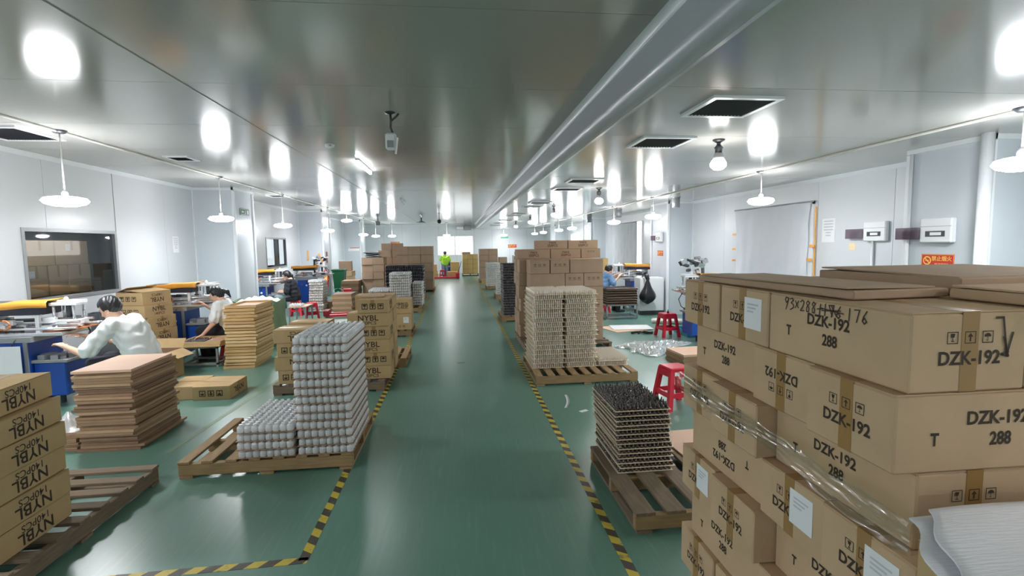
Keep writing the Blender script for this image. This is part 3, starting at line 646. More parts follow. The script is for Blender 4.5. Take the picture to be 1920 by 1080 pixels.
# far piles
def far_pile(what, x0, y0, z0, w, d, n, pitch, mb, m, nx, ny, stuffname, stufflabel, bm=None):
    l = pile(what, x0, y0, z0, w, d, n, pitch, bm or M_ply, nx, ny, 2, 0.008, 'trays of the ' + what)
    stuff(stuffname, stufflabel, 'bottles', mb, sum(l, []), m)
far_pile('tall dark stack at the right aisle', 1.09, 11.85, 0.141, 0.42, 0.7, 20, 0.0625, B_blk, M_navy, 8, 13, 'dark_bottles', 'dark bottles in the tall stack beside the right aisle tape')
far_pile('far white stack at the right aisle', 1.22, 20.5, 0.141, 0.56, 0.8, 13, 0.074, B_frost, M_frost, 10, 14, 'frosted_bottles', 'white bottles in the far stack beside the right aisle')
far_pile('narrow white stack behind the dark trays', 1.33, 17.0, 0.141, 0.35, 0.45, 11, 0.074, B_frost, M_frost, 6, 8, 'frosted_bottles', 'white bottles in the narrow stack behind the dark trays')
far_pile('low white stack behind the dark trays', 1.36, 15.2, 0.141, 0.3, 0.4, 6, 0.074, B_frost, M_frost, 5, 7, 'frosted_bottles', 'white bottles in the low stack behind the dark trays')
far_pile('wide white pile left of the aisle', -2.44, 14.07, 0.141, 0.55, 0.8, 7, 0.0745, B_frost, M_frost, 10, 14, 'frosted_bottles', 'white bottles in the wide low pile left of the aisle', M_hardl)
far_pile('tall white pile left of the aisle', -1.87, 14.07, 0.141, 0.57, 0.8, 13, 0.0745, B_frost, M_frost, 10, 14, 'frosted_bottles', 'white bottles in the tall pile left of the aisle', M_hardl)
far_pile('narrow white pile left of the aisle', -1.28, 14.5, 0.141, 0.3, 0.7, 9, 0.0745, B_frost, M_frost, 5, 12, 'frosted_bottles', 'white bottles in the narrow pile at the left aisle edge', M_hardl)
far_pile('left half of the far dark pile', -2.42, 17.3, 0.141, 0.64, 0.8, 9, 0.115, MB().lathe([(0.03, 0), (0.031, 0.08), (0.016, 0.09), (0.014, 0.105)], 8), M_navy, 9, 11, 'dark_bottles', 'tall dark bottles in the left half of the dark pile')
far_pile('right half of the far dark pile', -1.76, 17.3, 0.141, 0.64, 0.8, 9, 0.115, MB().lathe([(0.03, 0), (0.031, 0.08), (0.016, 0.09), (0.014, 0.105)], 8), M_navy, 9, 11, 'dark_bottles', 'tall dark bottles in the right half of the dark pile')
for lb, a, b_, c, d in (('wooden pallet under the tall dark trays by the right aisle', 1.05, 11.8, 1.9, 12.9), ('wooden pallet under the far white trays on the right', 1.2, 20.4, 2.1, 21.4), ('wooden pallet under the narrow white trays on the right', 1.3, 16.9, 2.0, 17.8), ('small wooden pallet under the low white trays on the right', 1.33, 15.1, 2.0, 15.9),
                        ('wooden pallet under the white tray piles on the left', -2.46, 14.0, -1.0, 15.25), ('wooden pallet under the dark tray piles on the left', -2.45, 17.25, -1.08, 18.2)): pallet(lb, a, b_, c, d, 'y', 7, M_wood)

# ------------------------------------------------------------------ right foreground stack
HB = 0.2083
def dzk_short(flip=False): 
    return [('-x', 'DZK', 0, HB*(0.40 if not flip else 0.62), flip), ('-x', 'icons', 0, HB*(0.66 if not flip else 0.36), flip), ('+x', 'DZK', 0, HB*0.4, False), ('+x', 'icons', 0, HB*0.66, False)]
def dzk_long(face, flip=False):
    s = -1 if flip else 1; h = HB
    return [(face, 'DZK', 0.0, h*(0.5+0.17*s), flip), (face, '288', 0.012*s, h*(0.5-0.10*s), flip), (face, 'T', -0.175*s, h*(0.5-0.08*s), flip)]
XF = 1.12
for row in range(8):
    z = 1.666 - HB*(row+1); A = row % 2 == 0; rn = ['top row', 'second row from the top', 'third row from the top', 'fourth row from the top', 'fifth row from the top', 'sixth row from the top', 'seventh row from the top', 'bottom row'][row]
    if A: segs = [('s', 2.35, 0.0), ('s', 2.01, [0.0, 0, -0.035, 0, -0.03, 0, 0, 0][row]), ('l', 1.675, [0.0, 0, 0.04, 0, 0.05, 0, 0.02, 0][row])]
    else: segs = [('l', 2.28, 0.02), ('s', 1.70 if row else 1.7, 0.0), ('s', 1.37 if row > 2 else 1.44, -0.01)]
    if row == 1: segs = [('l', 2.28, 0.03), ('s', 1.765, 0.0), ('s', 1.43, -0.03)]
    for j, (t, yf, dx) in enumerate(segs):
        wh = ['farthest', 'middle', 'nearest'][j]
        flip = (row, j) in ((1, 1), (3, 0)); lab = {(0, 1): 0.07, (3, 1): 0.06, (3, 2): 0.06, (4, 0): 0.05}.get((row, j))
        if t == 's':
            pr_ = dzk_short(flip)
            if (row, j) == (1, 2): pr_ += dzk_long('-y')
            elif j == 2: pr_ += dzk_long('-y')
            if lab: pr_.append(('-x', 'label', lab, HB*0.55, 0.0))
            carton('%s aisle-side carton in the %s of the right foreground stack' % (wh, rn), 0.57, 0.325, HB, XF+dx+0.285, yf-0.1625, z, random.uniform(-0.012, 0.012), M_card, pr_, 'full', 'cartons of the right foreground stack')
        else:
            L_ = 0.51 if row == 1 else 0.565
            pr_ = dzk_long('+y', flip)                     # rotated by +90 degrees: local +y faces the aisle
            if j == 2: pr_ += [('-x', 'DZK', 0, HB*0.42, False), ('-x', 'icons', 0, HB*0.68, False)]
            carton('%s aisle-side carton in the %s of the right foreground stack' % (wh, rn), L_, 0.33, HB, XF+dx+0.165, yf-L_/2, z, PI/2+random.uniform(-0.008, 0.008), M_card, pr_, 'full', 'cartons of the right foreground stack')
        # the column behind it
        if t == 's': carton('%s inner carton in the %s of the right foreground stack' % (wh, rn), 0.57, 0.325, HB, 1.995, yf-0.1625, z, 0, M_card, [], 'full', 'cartons of the right foreground stack')
        else:
            for q, (xx, nm) in enumerate(((XF+dx+0.50, 'second'), (XF+dx+0.84, 'third'))):
                carton('%s %s lengthwise inner carton, %s, right foreground stack' % (wh, nm, rn), L_, 0.33, HB, xx, yf-L_/2, z, PI/2, M_card, [('-x', 'DZK', 0, HB*0.42, False), ('-x', 'icons', 0, HB*0.68, False)] if j == 2 else [], 'full', 'cartons of the right foreground stack')
# handwriting on the top near carton
hw = bpy.data.objects.new('x', None)
def strokes(lines, r): 
    b = MB()
    for l in lines:
        for p, q in zip(l[:-1], l[1:]):
            d = Vector((q[0]-p[0], q[1]-p[1])); d.normalize(); n = Vector((-d.y, d.x))*r; e = d*r*0.6
            b.add([(p[0]-e.x+n.x, p[1]-e.y+n.y, 0), (p[0]-e.x-n.x, p[1]-e.y-n.y, 0), (q[0]+e.x-n.x, q[1]+e.y-n.y, 0), (q[0]+e.x+n.x, q[1]+e.y+n.y, 0)], [(0,1,2,3)])
    return b
GL = {'9': [[(0.5,0.95),(0.2,1.0),(0.05,0.75),(0.25,0.5),(0.5,0.7),(0.55,0.95),(0.4,0.4),(0.2,-0.15)]], '3': [[(0.05,0.9),(0.35,1.0),(0.5,0.8),(0.2,0.55),(0.55,0.4),(0.5,0.1),(0.1,-0.1)]], 'x': [[(0.05,0.8),(0.5,0.2)],[(0.5,0.85),(0.05,0.15)]],
      '2': [[(0.05,0.8),(0.3,1.0),(0.5,0.8),(0.35,0.4),(0.05,0.0),(0.55,0.05)]], '8': [[(0.5,0.85),(0.25,1.0),(0.1,0.78),(0.45,0.35),(0.4,0.05),(0.15,0.05),(0.12,0.35),(0.5,0.85)]], '+': [[(0.0,0.45),(0.7,0.55)],[(0.4,0.9),(0.3,0.0)]],
      '1': [[(0.25,1.0),(0.2,0.0)]], '7': [[(0.0,0.95),(0.5,1.0),(0.25,0.0)]], '6': [[(0.5,1.0),(0.2,0.55),(0.1,0.2),(0.3,0.0),(0.5,0.2),(0.3,0.45),(0.12,0.25)]], '~': [[(-2.5,0.6),(0.1,0.45)],[(-2.3,0.4),(-0.2,0.65)],[(-1.5,0.95),(-1.1,0.05)],[(-1.2,0.9),(-0.6,0.1)]], '#': [[(0.0,0.5),(1.2,0.35)],[(0.1,0.9),(0.5,0.1)],[(0.6,0.9),(0.3,0.1)]]}
def hand(s, h, r):
    L_ = []; x = 0
    for ch in s:
        if ch == ' ': x += 0.4; continue
        for l in GL[ch]: L_.append([((x+a)*h, b*h) for a, b in l])
        x += 1.3 if ch == '#' else 0.1 if ch == '~' else 0.72
    return strokes(L_, r)
tb = [o for o in bpy.data.objects if o.name.startswith('carton') and o.get('label', '').startswith('nearest aisle-side carton in the top row')][0]
o = hand('93x288+176~ 176', 0.036, 0.0019).build('handwriting', M_marker, tb); R = Matrix.Rotation(PI, 3, 'Z') @ Matrix.Rotation(PI/2, 3, 'X') @ Matrix.Rotation(-0.015, 3, 'Z'); o.rotation_euler = R.to_euler(); o.location = (0.20, 0.1668, 0.163)
o = strokes([[(0, 0.1), (0.01, 0.04), (0.015, 0), (0.03, 0.06)], [(0.0, 0.1), (-0.02, 0.1)], [(0.005, 0.05), (0.02, 0.0), (0.0, 0.005), (0.02, 0.012)]], 0.003).build('marker_smudge', M_marker, tb); R = Matrix.Rotation(-PI/2, 3, 'Z') @ Matrix.Rotation(PI/2, 3, 'X'); o.rotation_euler = R.to_euler(); o.location = (-0.2845, -0.09, 0.09)
# flattened cartons lying on top
def flat_carton(label, x, y, z, L, W, rz, t=0.028, m=None):
    r = thing('flattened_carton', label, 'cardboard', (x, y, z), rz)
    def sh(u, v): 
        return ((u-0.5)*L, (v-0.5)*W, t*0.55 + 0.012*math.sin(u*5+v*3)*(1-abs(2*v-1)) )
    MB().bbox(-L/2, -W/2, 0.001, L/2, W/2, t, 0.004).build('folded_sheet', m or M_cardd, r)
    MB().bbox(-L/2+0.02, -W/2+0.03, t, L/2-0.05, W/2+0.012, t+0.006, 0.001).build('flap', m or M_cardd, r, (0, 0, 0.0), (0.015, 0.004, 0.01)); return r
flat_carton('flattened brown carton lying lengthwise on the right foreground stack', 1.32, 1.80, 1.668, 0.86, 0.34, PI/2+0.06, 0.028, M_cardr)
flat_carton('dark flattened carton on the inner column of the right foreground stack', 1.95, 1.70, 1.668, 0.8, 0.58, 0.05, 0.055, M_cardr)
flat_carton('pale folded carton on the inner near corner of the right stack', 1.86, 1.22, 1.668, 0.75, 0.28, 0.02, 0.03, M_card)
# stretch film around the third row
def film(u, v):
    y = 2.345-u*1.30; z = 1.215-0.05*u-v*(0.085+0.015*math.sin(u*9)) + 0.003*math.sin(u*30+v*5)
    return (1.078+0.003*math.sin(u*23+v*7)+0.0025*math.sin(u*61+v*3)+0.004*math.sin(v*25+3*math.sin(u*13)), y, z)
b = MB().grid(90, 12, film)
def film2(u, v): 
    return (1.08+u*0.5, 1.042+0.003*math.sin(u*20+v*5), 1.16-v*0.08+0.003*math.sin(u*30))
tag(b.grid(20, 4, film2).build('stretch_film_band', M_film), 'band of shiny clear stretch film around the right foreground stack', 'plastic film')
# open carton with white foam sheets in the bottom right corner
for i in range(3): carton('%s carton at the near end of the right foreground stack' % ORD[2-i], 0.52, 0.28, 0.385, 1.31, 0.86, i*0.386, 0.03, M_kraft, [], 'short', 'cartons at the near end of the right stack')
fo = thing('foam_sheets', 'ribbed white foam sheets draped over the bottom right corner carton', 'foam sheet', (0, 0, 0))
def foam(dx, dz, lift, tw):
    def f(u, v):
        x = 1.045+dx+u*0.56+(0.012*math.sin(v*17+dx*30)-0.27*v)*(1-u); y = 1.005-v*0.42+tw*(u-0.5)
        z = 1.166+dz+lift*math.sin(max(0, 1-v*1.15)*PI*0.5)+0.005*math.sin(v*8+u*5+dx*9)-(0.6*max(0, v-0.62))**2*1.0-0.03*v*(1-u)
        return (x, y, z)
    return f
for k, (dx, dz, lf, tw) in enumerate(((0.05, 0.006, 0.004, 0.03), (0.0, 0.014, 0.010, -0.02), (0.03, 0.024, 0.022, 0.0))):
    fm = MB().grid(22, 22, foam(dx, dz, lf, tw)).build('sheet', M_foam, fo); so = fm.modifiers.new('t', 'SOLIDIFY'); so.thickness = 0.005

# ------------------------------------------------------------------ centre-left cartons
pallet('wooden pallet under the printed cartons left of the aisle', -2.32, 6.40, -0.95, 7.55, 'y', 8, M_woodg)
HN = 0.1715
for i in range(6):
    z = 0.141+i*HN; k = 5-i
    if i in (0, 2, 4): carton('printed kraft carton, %s in the stack at the left aisle edge' % ORD[k], 0.52, 0.38, HN, -1.14, 6.68, z, random.uniform(-0.02, 0.02), M_kraft, nybl('-y', HN), 'short', 'cartons at the left aisle edge')
    else: carton('kraft carton with symbols, %s in the stack at the left aisle edge' % ORD[k], 0.52, 0.385, HN, -1.075, 6.75, z, PI/2+random.uniform(-0.03, 0.03), M_kraft, [('-x', 'iconsN', 0, HN*0.5, False)] + nybl('-y', HN), 'short', 'cartons at the left aisle edge')
for i in range(4):
    z = 0.141+i*HN; k = 3-i
    if i in (1, 3): carton('kraft carton with inverted print, %s in the stack behind the frosted bottles' % ORD[k], 0.52, 0.385, HN, -2.03, 6.62, z, random.uniform(-0.03, 0.03), M_kraft, nybl('-y', HN, i == 3, 0.05), 'short', 'cartons behind the frosted bottles')
    else: carton('kraft carton with symbols, %s in the stack behind the frosted bottles' % ORD[k], 0.52, 0.385, HN, -2.06, 6.68, z, PI/2, M_kraft, [('-x', 'iconsN', 0, HN*0.5, True)], 'short', 'cartons behind the frosted bottles')
    carton('plain kraft carton, %s of the row behind the stack with inverted print' % ORD[k], 0.52, 0.385, HN, -2.03, 7.2, z, 0, M_kraft, [], 'short', 'rear cartons behind the frosted bottles')
for i in range(6): carton('plain kraft carton, %s of the rear stack at the left aisle edge' % ORD[5-i], 0.52, 0.385, HN, -1.15, 7.25, 0.141+i*HN, 0.02, M_kraft, nybl('+x', HN) if False else [], 'short', 'rear cartons at the left aisle edge')
flat_carton('crumpled folded carton lying on top of the printed carton stack', -1.15, 6.9, 0.141+6*HN+0.001, 0.34, 0.3, 0.1, 0.02, M_card)
pallet('pale pallet sticking out behind the printed cartons', -1.75, 7.65, -0.80, 8.55, 'y', 7, M_wood)
pallet('low pallet under the cartons with Chinese print', -1.75, 10.25, -0.95, 11.2, 'y', 6, M_woodb)
carton('kraft carton with two lines of Chinese print', 0.42, 0.42, 0.30, -1.15, 10.5, 0.47, 0.02, M_kraft, [('-y', 'cn', 0, 0.16, False)], 'short')
carton('kraft carton with white label below the Chinese print carton', 0.40, 0.44, 0.328, -1.14, 10.5, 0.141, 0.0, M_kraft, [('-y', 'iconsS', -0.04, 0.07, False), ('-y', 'label', 0.09, 0.20, 0)], 'short')
for i in range(2): carton('plain kraft carton, %s behind the Chinese print cartons' % ORD[1-i], 0.42, 0.42, 0.32, -1.58, 10.6, 0.141+i*0.321, 0, M_kraft, [], 'short', 'plain cartons behind the Chinese print')
# flat cartons on the floor
carton('low kraft carton on the floor with dark handling symbols', 0.44, 0.50, 0.17, -3.02, 6.60, 0, -0.02, M_kraft, [('-y', 'iconsN', 0, 0.085, True), ('+x', 'NYBL', 0, 0.09, True)], 'full')
carton('low kraft carton on the floor behind the tall board stack', 0.36, 0.55, 0.165, -3.425, 6.68, 0, 0.03, M_kraft, [], 'full')
# cartons beside the seated man: six, the top one open
for i in range(6):
    H = 0.20; z = i*H; k = 5-i
    pr_ = [('+x', 'NYBL', 0.0, H*(0.37 if i != 4 else 0.63), i != 4), ('+x', '140PCS', 0, H*(0.74 if i != 4 else 0.26), i != 4), ('-y', 'iconsN', -0.02, H*0.5, i == 4)]
    c = carton('kraft carton, %s in the stack behind the man in white' % ORD[k], 0.44, 0.56, H, -4.90+random.uniform(-0.02, 0.02)+0.012*(5-i), 8.42+random.uniform(-0.02, 0.02), z, -0.22+random.uniform(-0.04, 0.04), M_kraft, pr_, None if i == 5 else 'short', 'cartons behind the man in white', flaps=(i < 5))
    if i == 5:
        MB().box(-0.2, -0.26, H-0.004, 0.2, 0.26, H-0.002).build('opening', M_inner, c)  # flat dark plate on the solid body, painted as the shaded inside
        MB().bbox(0, -0.28, 0, 0.22, 0.28, 0.004, 0.001).build('open_flap', M_kraft, c, (-0.22, 0, H-0.002), (0, -0.35, 0)); MB().bbox(-0.30, -0.28, 0, 0, 0.28, 0.004, 0.001).build('open_flap', M_kraft, c, (0.22, 0, H-0.002), (0, 0.12, 0))
c = thing('open_carton', 'open kraft carton with raised flaps behind the man in white', 'box', (-4.30, 7.60, 0), -0.1)
MB().bbox(-0.24, -0.18, 0, 0.24, 0.18, 0.40, 0.004).build('body', M_kraft, c); MB().bbox(0, -0.18, 0, 0.18, 0.18, 0.004, 0.001).build('flap', M_kraft, c, (0.24, 0, 0.40), (0, 0.5, 0)); MB().bbox(-0.24, -0.16, 0, 0.24, 0, 0.004, 0.001).build('flap', M_kraft, c, (0, -0.18, 0.40), (0.5, 0, 0)); MB().bbox(-0.24, 0, 0, 0.24, 0.16, 0.004, 0.001).build('flap', M_kraft, c, (0, 0.18, 0.40), (0.9, 0, 0)); MB().box(-0.23, -0.17, 0.398, 0.23, 0.17, 0.4015).build('opening', M_inner, c)  # opening is a dark plate standing in for the shaded hollow
# storeroom cartons behind the window
Yc = [(8.98, 0.62, 1.60, 0.43, 'upper left'), (9.98, 0.84, 1.60, 0.43, 'upper right'), (9.20, 0.44, 1.08, 0.52, 'middle left'), (9.66, 0.44, 1.08, 0.52, 'middle centre'), (10.17, 0.55, 1.08, 0.52, 'middle right'), (9.2, 0.6, 0.56, 0.51, 'lower left'), (9.8, 0.56, 0.56, 0.51, 'lower centre'), (10.3, 0.4, 0.56, 0.51, 'lower right')]
Yc = [(9.31, 0.61)+q[2:] if i == 0 else (10.02, 0.79)+q[2:] if i == 1 else q for i, q in enumerate(Yc)]
for i, (yc, wd, z, H, nm) in enumerate(Yc): carton('%s storeroom carton seen through the left window' % nm, 0.6, wd-0.01, H, -7.3, yc, z, 0.0, M_card, [('+x', 'label', -0.1, H*0.72, 0)] if i in (1, 2, 7) else [], 'short', 'cartons in the storeroom', flaps=False)
for i in range(3): carton('base storeroom carton hidden below the left window, number %s' % ('one', 'two', 'three')[i], 0.6, 0.5, 0.555, -7.3, 9.22+i*0.53, 0, 0, M_card, [], None, 'cartons in the storeroom', flaps=False)

# ------------------------------------------------------------------ right carton stack behind the vials
pallet('wooden pallet under the right mid carton stack', 1.12, 8.3, 2.65, 9.75, 'x', 8, M_woodg)
def rowbox(lbl, x0, x1, y0, dep, z0, z1, pr_=(), m=None, rz=0):
    return carton(lbl, round(x1-x0-0.008, 3), dep, round(z1-z0-0.001, 3), (x0+x1)/2, y0+dep/2, z0, rz, m or M_cardr, pr_, 'short', 'cartons of the right mid stack')
zs = [0.141, 0.38, 0.62, 0.86, 1.095, 1.335, 1.575]
S_ = lambda H: [('-y', 'iconsS', 0, H*0.6, False)]
for r in range(5):
    if r % 2 == 0: sp = [(1.25, 1.87, 'l'), (1.87, 2.20, 's'), (2.20, 2.55, 's')]
    else: sp = [(1.25, 1.60, 's'), (1.60, 1.95, 's'), (1.95, 2.55, 'l')]
    for j, (a, b_, t) in enumerate(sp):
        rowbox('%s front carton in the %s row of the right mid stack' % (['left', 'middle', 'right'][j], ['bottom', 'second', 'third', 'fourth', 'fifth'][r]), a, b_, 8.5, 0.42, zs[r], zs[r+1], S_(0.24) if t == 's' else [])
for j, (a, b_, t) in enumerate([(1.25, 1.60, 's'), (1.61, 1.95, 's'), (1.955, 2.55, 'l')]): rowbox('%s front carton in the top front row of the right mid stack' % ['left', 'middle', 'right'][j], a, b_, 8.5, 0.44, zs[5], zs[6], S_(0.24) if t == 's' else [])
for r in range(6):
    for j, (yy, dep) in enumerate(((8.52, 0.0), (8.98, 0.36), (9.36, 0.36))):
        if j == 0: continue
        carton('%s aisle-side carton in row %s of the right mid stack' % (['', 'nearer', 'farther'][j], ['one', 'two', 'three', 'four', 'five', 'six'][r]), 0.36, 0.5, zs[r+1]-zs[r]-0.001, 1.38+random.uniform(-0.02, 0.02), yy+0.18, zs[r], PI/2, M_cardr, [('+y', 'iconsS', 0, 0.13, False)] if (r+j) % 2 else [], 'short', 'aisle-side cartons of the right mid stack')
        carton('%s wall-side carton in row %s of the right mid stack' % (['', 'nearer', 'farther'][j], ['one', 'two', 'three', 'four', 'five', 'six'][r]), 0.36, 0.9, zs[r+1]-zs[r]-0.001, 2.1, yy+0.18, zs[r], PI/2, M_cardr, [], 'short', 'wall-side cartons of the right mid stack')
for j, (a, b_) in enumerate(((1.12, 1.74), (1.745, 2.32), (2.325, 2.70))): rowbox('%s long carton in the upper rear row of the right mid stack' % ['left', 'middle', 'right'][j], a, b_, 9.18, 0.42, 1.5751, 1.752, [('-y', 'YWX', 0, 0.085, False)] if j < 2 else [('-y', 'icons', 0, 0.12, False)])
for j, (a, b_) in enumerate(((1.50, 2.08), (2.085, 2.66))): rowbox('%s carton on the very top of the right mid stack' % ['left', 'right'][j], a, b_, 9.22, 0.40, 1.7521, 1.912, [('-y', 'YWX', 0, 0.085, False)])
# ------------------------------------------------------------------ board stacks and wooden trays
z = 0.0
for i in range(30):
    t = 0.0255; n = 29-i
    m = M_hardtop if i == 29 else [M_hard, M_hardl, M_hard, M_hardd][random.randrange(4)]
    big = 0.05 if i < 2 else 0.0
    s = board('brown hardboard sheet, %s in the tall board stack at left' % ORD[n], -3.48+random.uniform(-0.022, 0.022)-big*0.3, 4.85+random.uniform(-0.025, 0.025), z, 0.50+big, 0.70+big, m, random.uniform(-0.03, 0.03), t-0.0015, 'hardboard sheets in the tall stack', 'hardboard_sheet')
    z += t
for i in range(8): board('hardboard sheet, %s in the low pile behind the bottom left cartons' % ORD[7-i], -4.02+random.uniform(-0.02, 0.02), 4.9, i*0.02, 0.5, 0.5, M_hard, random.uniform(-0.05, 0.05), 0.018, 'low pile of sheets', 'hardboard_sheet')
tag(MB().grid(14, 14, lambda u, v: (-3.98+u*0.45, 4.92+v*0.42, 0.17+0.10*math.sin(u*PI)*math.sin(v*PI)*(1+0.4*math.sin(u*17+v*11))+0.0)).build('plastic_bag', M_crink), 'crumpled clear plastic bag on the low board pile', 'plastic bag')
def wood_tray_meshes(w, d, h, m):
    t = 0.018
    return [('rail', MB().bbox(-w/2, -d/2, 0, w/2, -d/2+t, h, 0.002).mesh('rail', m)), ('rail', MB().bbox(-w/2, d/2-t, 0, w/2, d/2, h, 0.002).mesh('rail', m)),
            ('rail', MB().bbox(-w/2, -d/2+t, 0, -w/2+t, d/2-t, h, 0.002).mesh('rail', m)), ('rail', MB().bbox(w/2-t, -d/2+t, 0, w/2, d/2-t, h, 0.002).mesh('rail', m)),
            ('base', MB().box(-w/2+t, -d/2+t, 0.004, w/2-t, d/2-t, 0.010).mesh('base', M_hardtop))]
tms = [wood_tray_meshes(0.46, 0.74, 0.041, M_pine), wood_tray_meshes(0.46, 0.74, 0.043, mat('aged_pine', (196, 160, 108), 0.6, var=0.2, scale=6, stretch=(1, 6, 6)))]
for i in range(20):
    r = thing('wooden_tray', 'pale pine tray, %s in the tray stack in front of the woman' % ORD[19-i], 'tray', (-3.33+random.uniform(-0.022, 0.022)+0.02*(i > 12)-0.03*(i < 7), 8.37+random.uniform(-0.02, 0.02), i*0.0492), random.uniform(-0.03, 0.03), 'stacked pine trays')
    for nm, me in tms[random.random() < 0.4]: ob(nm, me, r)
for i in range(7): board('brown board bundle, %s in the pile by the blue bucket' % ORD[6-i], -3.55+random.uniform(-0.02, 0.02), 14.6, i*0.072, 0.55, 0.75, M_hardl if i % 2 else M_hard, random.uniform(-0.03, 0.03), 0.07, 'board pile by the bucket', 'board_bundle')
for i in range(3): board('brown board bundle, %s in the small pile behind the seated woman' % ORD[2-i], -4.02, 15.05, i*0.085, 0.35, 0.6, M_hard, random.uniform(-0.03, 0.03), 0.082, 'small board pile', 'board_bundle')
for i in range(6): board('brown board bundle, %s in the pile behind the red stool' % ORD[5-i], -4.05+random.uniform(-0.02, 0.02), 18.0, i*0.11, 0.6, 0.7, M_hard if i % 2 else M_hardd, random.uniform(-0.05, 0.05), 0.107, 'board pile behind the red stool', 'board_bundle')
for i in range(5): board('hardboard sheet, %s in the pile behind the near red stool' % ORD[4-i], 3.30+random.uniform(-0.01, 0.01), 7.0, i*0.035, 0.8, 0.55, M_hardtop if i == 4 else M_hard, 0.06+random.uniform(-0.02, 0.02), 0.033, 'sheets behind the near stool', 'hardboard_sheet')
board('pale hardboard sheet leaning flat beside the dark bottle pallet', 1.75, 3.6, 0.141, 0.42, 0.6, M_hardtop, 0.05, 0.012, None, 'hardboard_sheet')
board('orange-brown hardboard sheet lying on the floor by the right stool', 3.15, 9.95, 0.0, 0.75, 0.75, M_hardtop, 0.25, 0.012, None, 'hardboard_sheet')
board('white board lying on the brown sheet on the floor', 3.30, 10.1, 0.0125, 0.85, 0.55, M_paper, -0.12, 0.012, None, 'white_board', 'board')
# dropped bits on the floor
tag(MB().grid(8, 2, lambda u, v: (1.17+u*0.1+0.03*math.sin(u*3), 5.4+u*0.48-v*0.0, 0.002+0.0*u) if v < 0.5 else (1.205+u*0.1+0.03*math.sin(u*3), 5.4+u*0.48, 0.004)).build('tape_scrap', M_paper), 'white curled tape scrap on the aisle floor', 'tape scrap')
tag(MB().box(-0.05, -0.025, 0.0005, 0.05, 0.025, 0.003).build('paper_scrap', M_paper, None, (1.36, 5.27, 0), (0, 0, 0.5)), 'small white paper scrap on the floor by the dark bottles', 'paper scrap')

# ------------------------------------------------------------------ woven bag
o = thing('woven_bag', 'large green woven sack filled with white plastic', 'sack', (-3.78, 9.95, 0), 0.05)
def bag(u, v):
    a = 2*PI*u; s = 1+0.04*math.sin(a*3+v*5)+0.03*math.sin(v*8+a)
    w, d = 0.42, 0.40; p = 0.45
    x = w*math.copysign(abs(math.cos(a))**p, math.cos(a))*s*(0.92+0.16*math.sin(v*2.6)); y = d*math.copysign(abs(math.sin(a))**p, math.sin(a))*s
    return (x, y, v*0.86+0.02*math.sin(a*5)*v)
MB().grid(40, 14, bag).build('sack', M_woven, o)
MB().grid(18, 18, lambda u, v: (-0.4+u*0.8, -0.38+v*0.76, 0.80+0.11*math.sin(u*PI)*math.sin(v*PI)+0.05*math.sin(u*19+v*5)*math.sin(v*17+u*9))).build('filling', M_paper, o)
o = thing('rubbish_bag', 'dark grey plastic bag between the near left machine and the cartons', 'bag', (-4.95, 7.55, 0))
MB().grid(28, 18, lambda u, v: (0.27*math.sin(min(1, v*1.15+0.12)*PI*0.86)**0.6*math.cos(2*PI*u)*(1+0.08*math.sin(u*40+v*9)), 0.24*math.sin(min(1, v*1.15+0.12)*PI*0.86)**0.6*math.sin(2*PI*u)*(1+0.08*math.sin(u*33)), v*0.98)).build('bag', mat('dark_grey_bag', (74, 76, 80), 0.35, bump=0.6, bscale=12), o)
MB().tube([(0, 0, 0.93), (0.03, 0, 1.0), (0.08, 0.02, 1.03)], [0.06, 0.04, 0.05], 8).build('knot', MATS['dark_grey_bag'], o)
# crinkled plastic on the right floor
def crk(u, v):
    a = 2*PI*u; r = v*(0.62+0.15*math.sin(a*3)+0.08*math.sin(a*7))
    h = 0.10*(1-v)*(0.6+0.4*math.sin(a*5+v*9)) + 0.035*abs(math.sin(u*70+v*31))*abs(math.sin(v*23+u*19))
    return (3.42+r*math.cos(a)*0.95+r*math.sin(a)*0.35, 8.35+r*math.sin(a)*0.85, 0.004+h)
tag(MB().grid(80, 22, crk, False).build('plastic_sheeting', M_crink), 'crumpled shiny clear plastic sheeting on the right floor', 'plastic sheet')

# ------------------------------------------------------------------ stools
def stool(label, x, y, rz, m=None, s=1.0):
    r = thing('plastic_stool', label, 'stool', (x, y, 0), rz, 'red plastic stools'); m = m or M_red; H = 0.46*s; a, b = 0.13*s, 0.19*s
    MB().bbox(-a, -a, H-0.03, a, a, H, 0.012).build('seat', m, r)
    lg = MB().add([(p[0], p[1], p[2]) for p in [(b, b, 0), (b-0.05, b, 0), (b-0.05, b-0.05, 0), (b, b-0.05, 0), (a, a, H-0.02), (a-0.05, a, H-0.02), (a-0.05, a-0.05, H-0.02), (a, a-0.05, H-0.02)]], [(0,1,2,3),(7,6,5,4),(0,4,5,1),(1,5,6,2),(2,6,7,3),(3,7,4,0)]).mesh('leg', m)
    for k in range(4): ob('leg', lg, r, rot=(0, 0, k*PI/2))
    for k in range(4):
        zz = 0.16*s; q = b-(b-a)*zz/H
        MB().box(-q+0.03, q-0.03, zz-0.025, q-0.03, q-0.008, zz+0.03).build('rung', m, r, rot=(0, 0, k*PI/2))
        q2 = a+0.006; MB().box(-q2+0.03, q2-0.02, H-0.10, q2-0.03, q2, H-0.025).build('apron', m, r, rot=(0, 0, k*PI/2))
    return r
st = stool('red plastic stool right of the dark bottle trays', 2.42, 5.30, 0.15); MB().box(-0.09, -0.142, 0.38, -0.03, -0.139, 0.42).build('sticker', M_paper, st)
stool('red plastic stool by the plastic sheeting on the right', 4.10, 9.35, 0.1); 
tag(MB().lathe([(0.02, 0), (0.022, 0.03), (0.008, 0.04), (0.008, 0.07)], 10).build('small_bottle', M_black, None, (4.10, 9.32, 0.461)), 'tiny black bottle standing on the far right red stool', 'bottle')
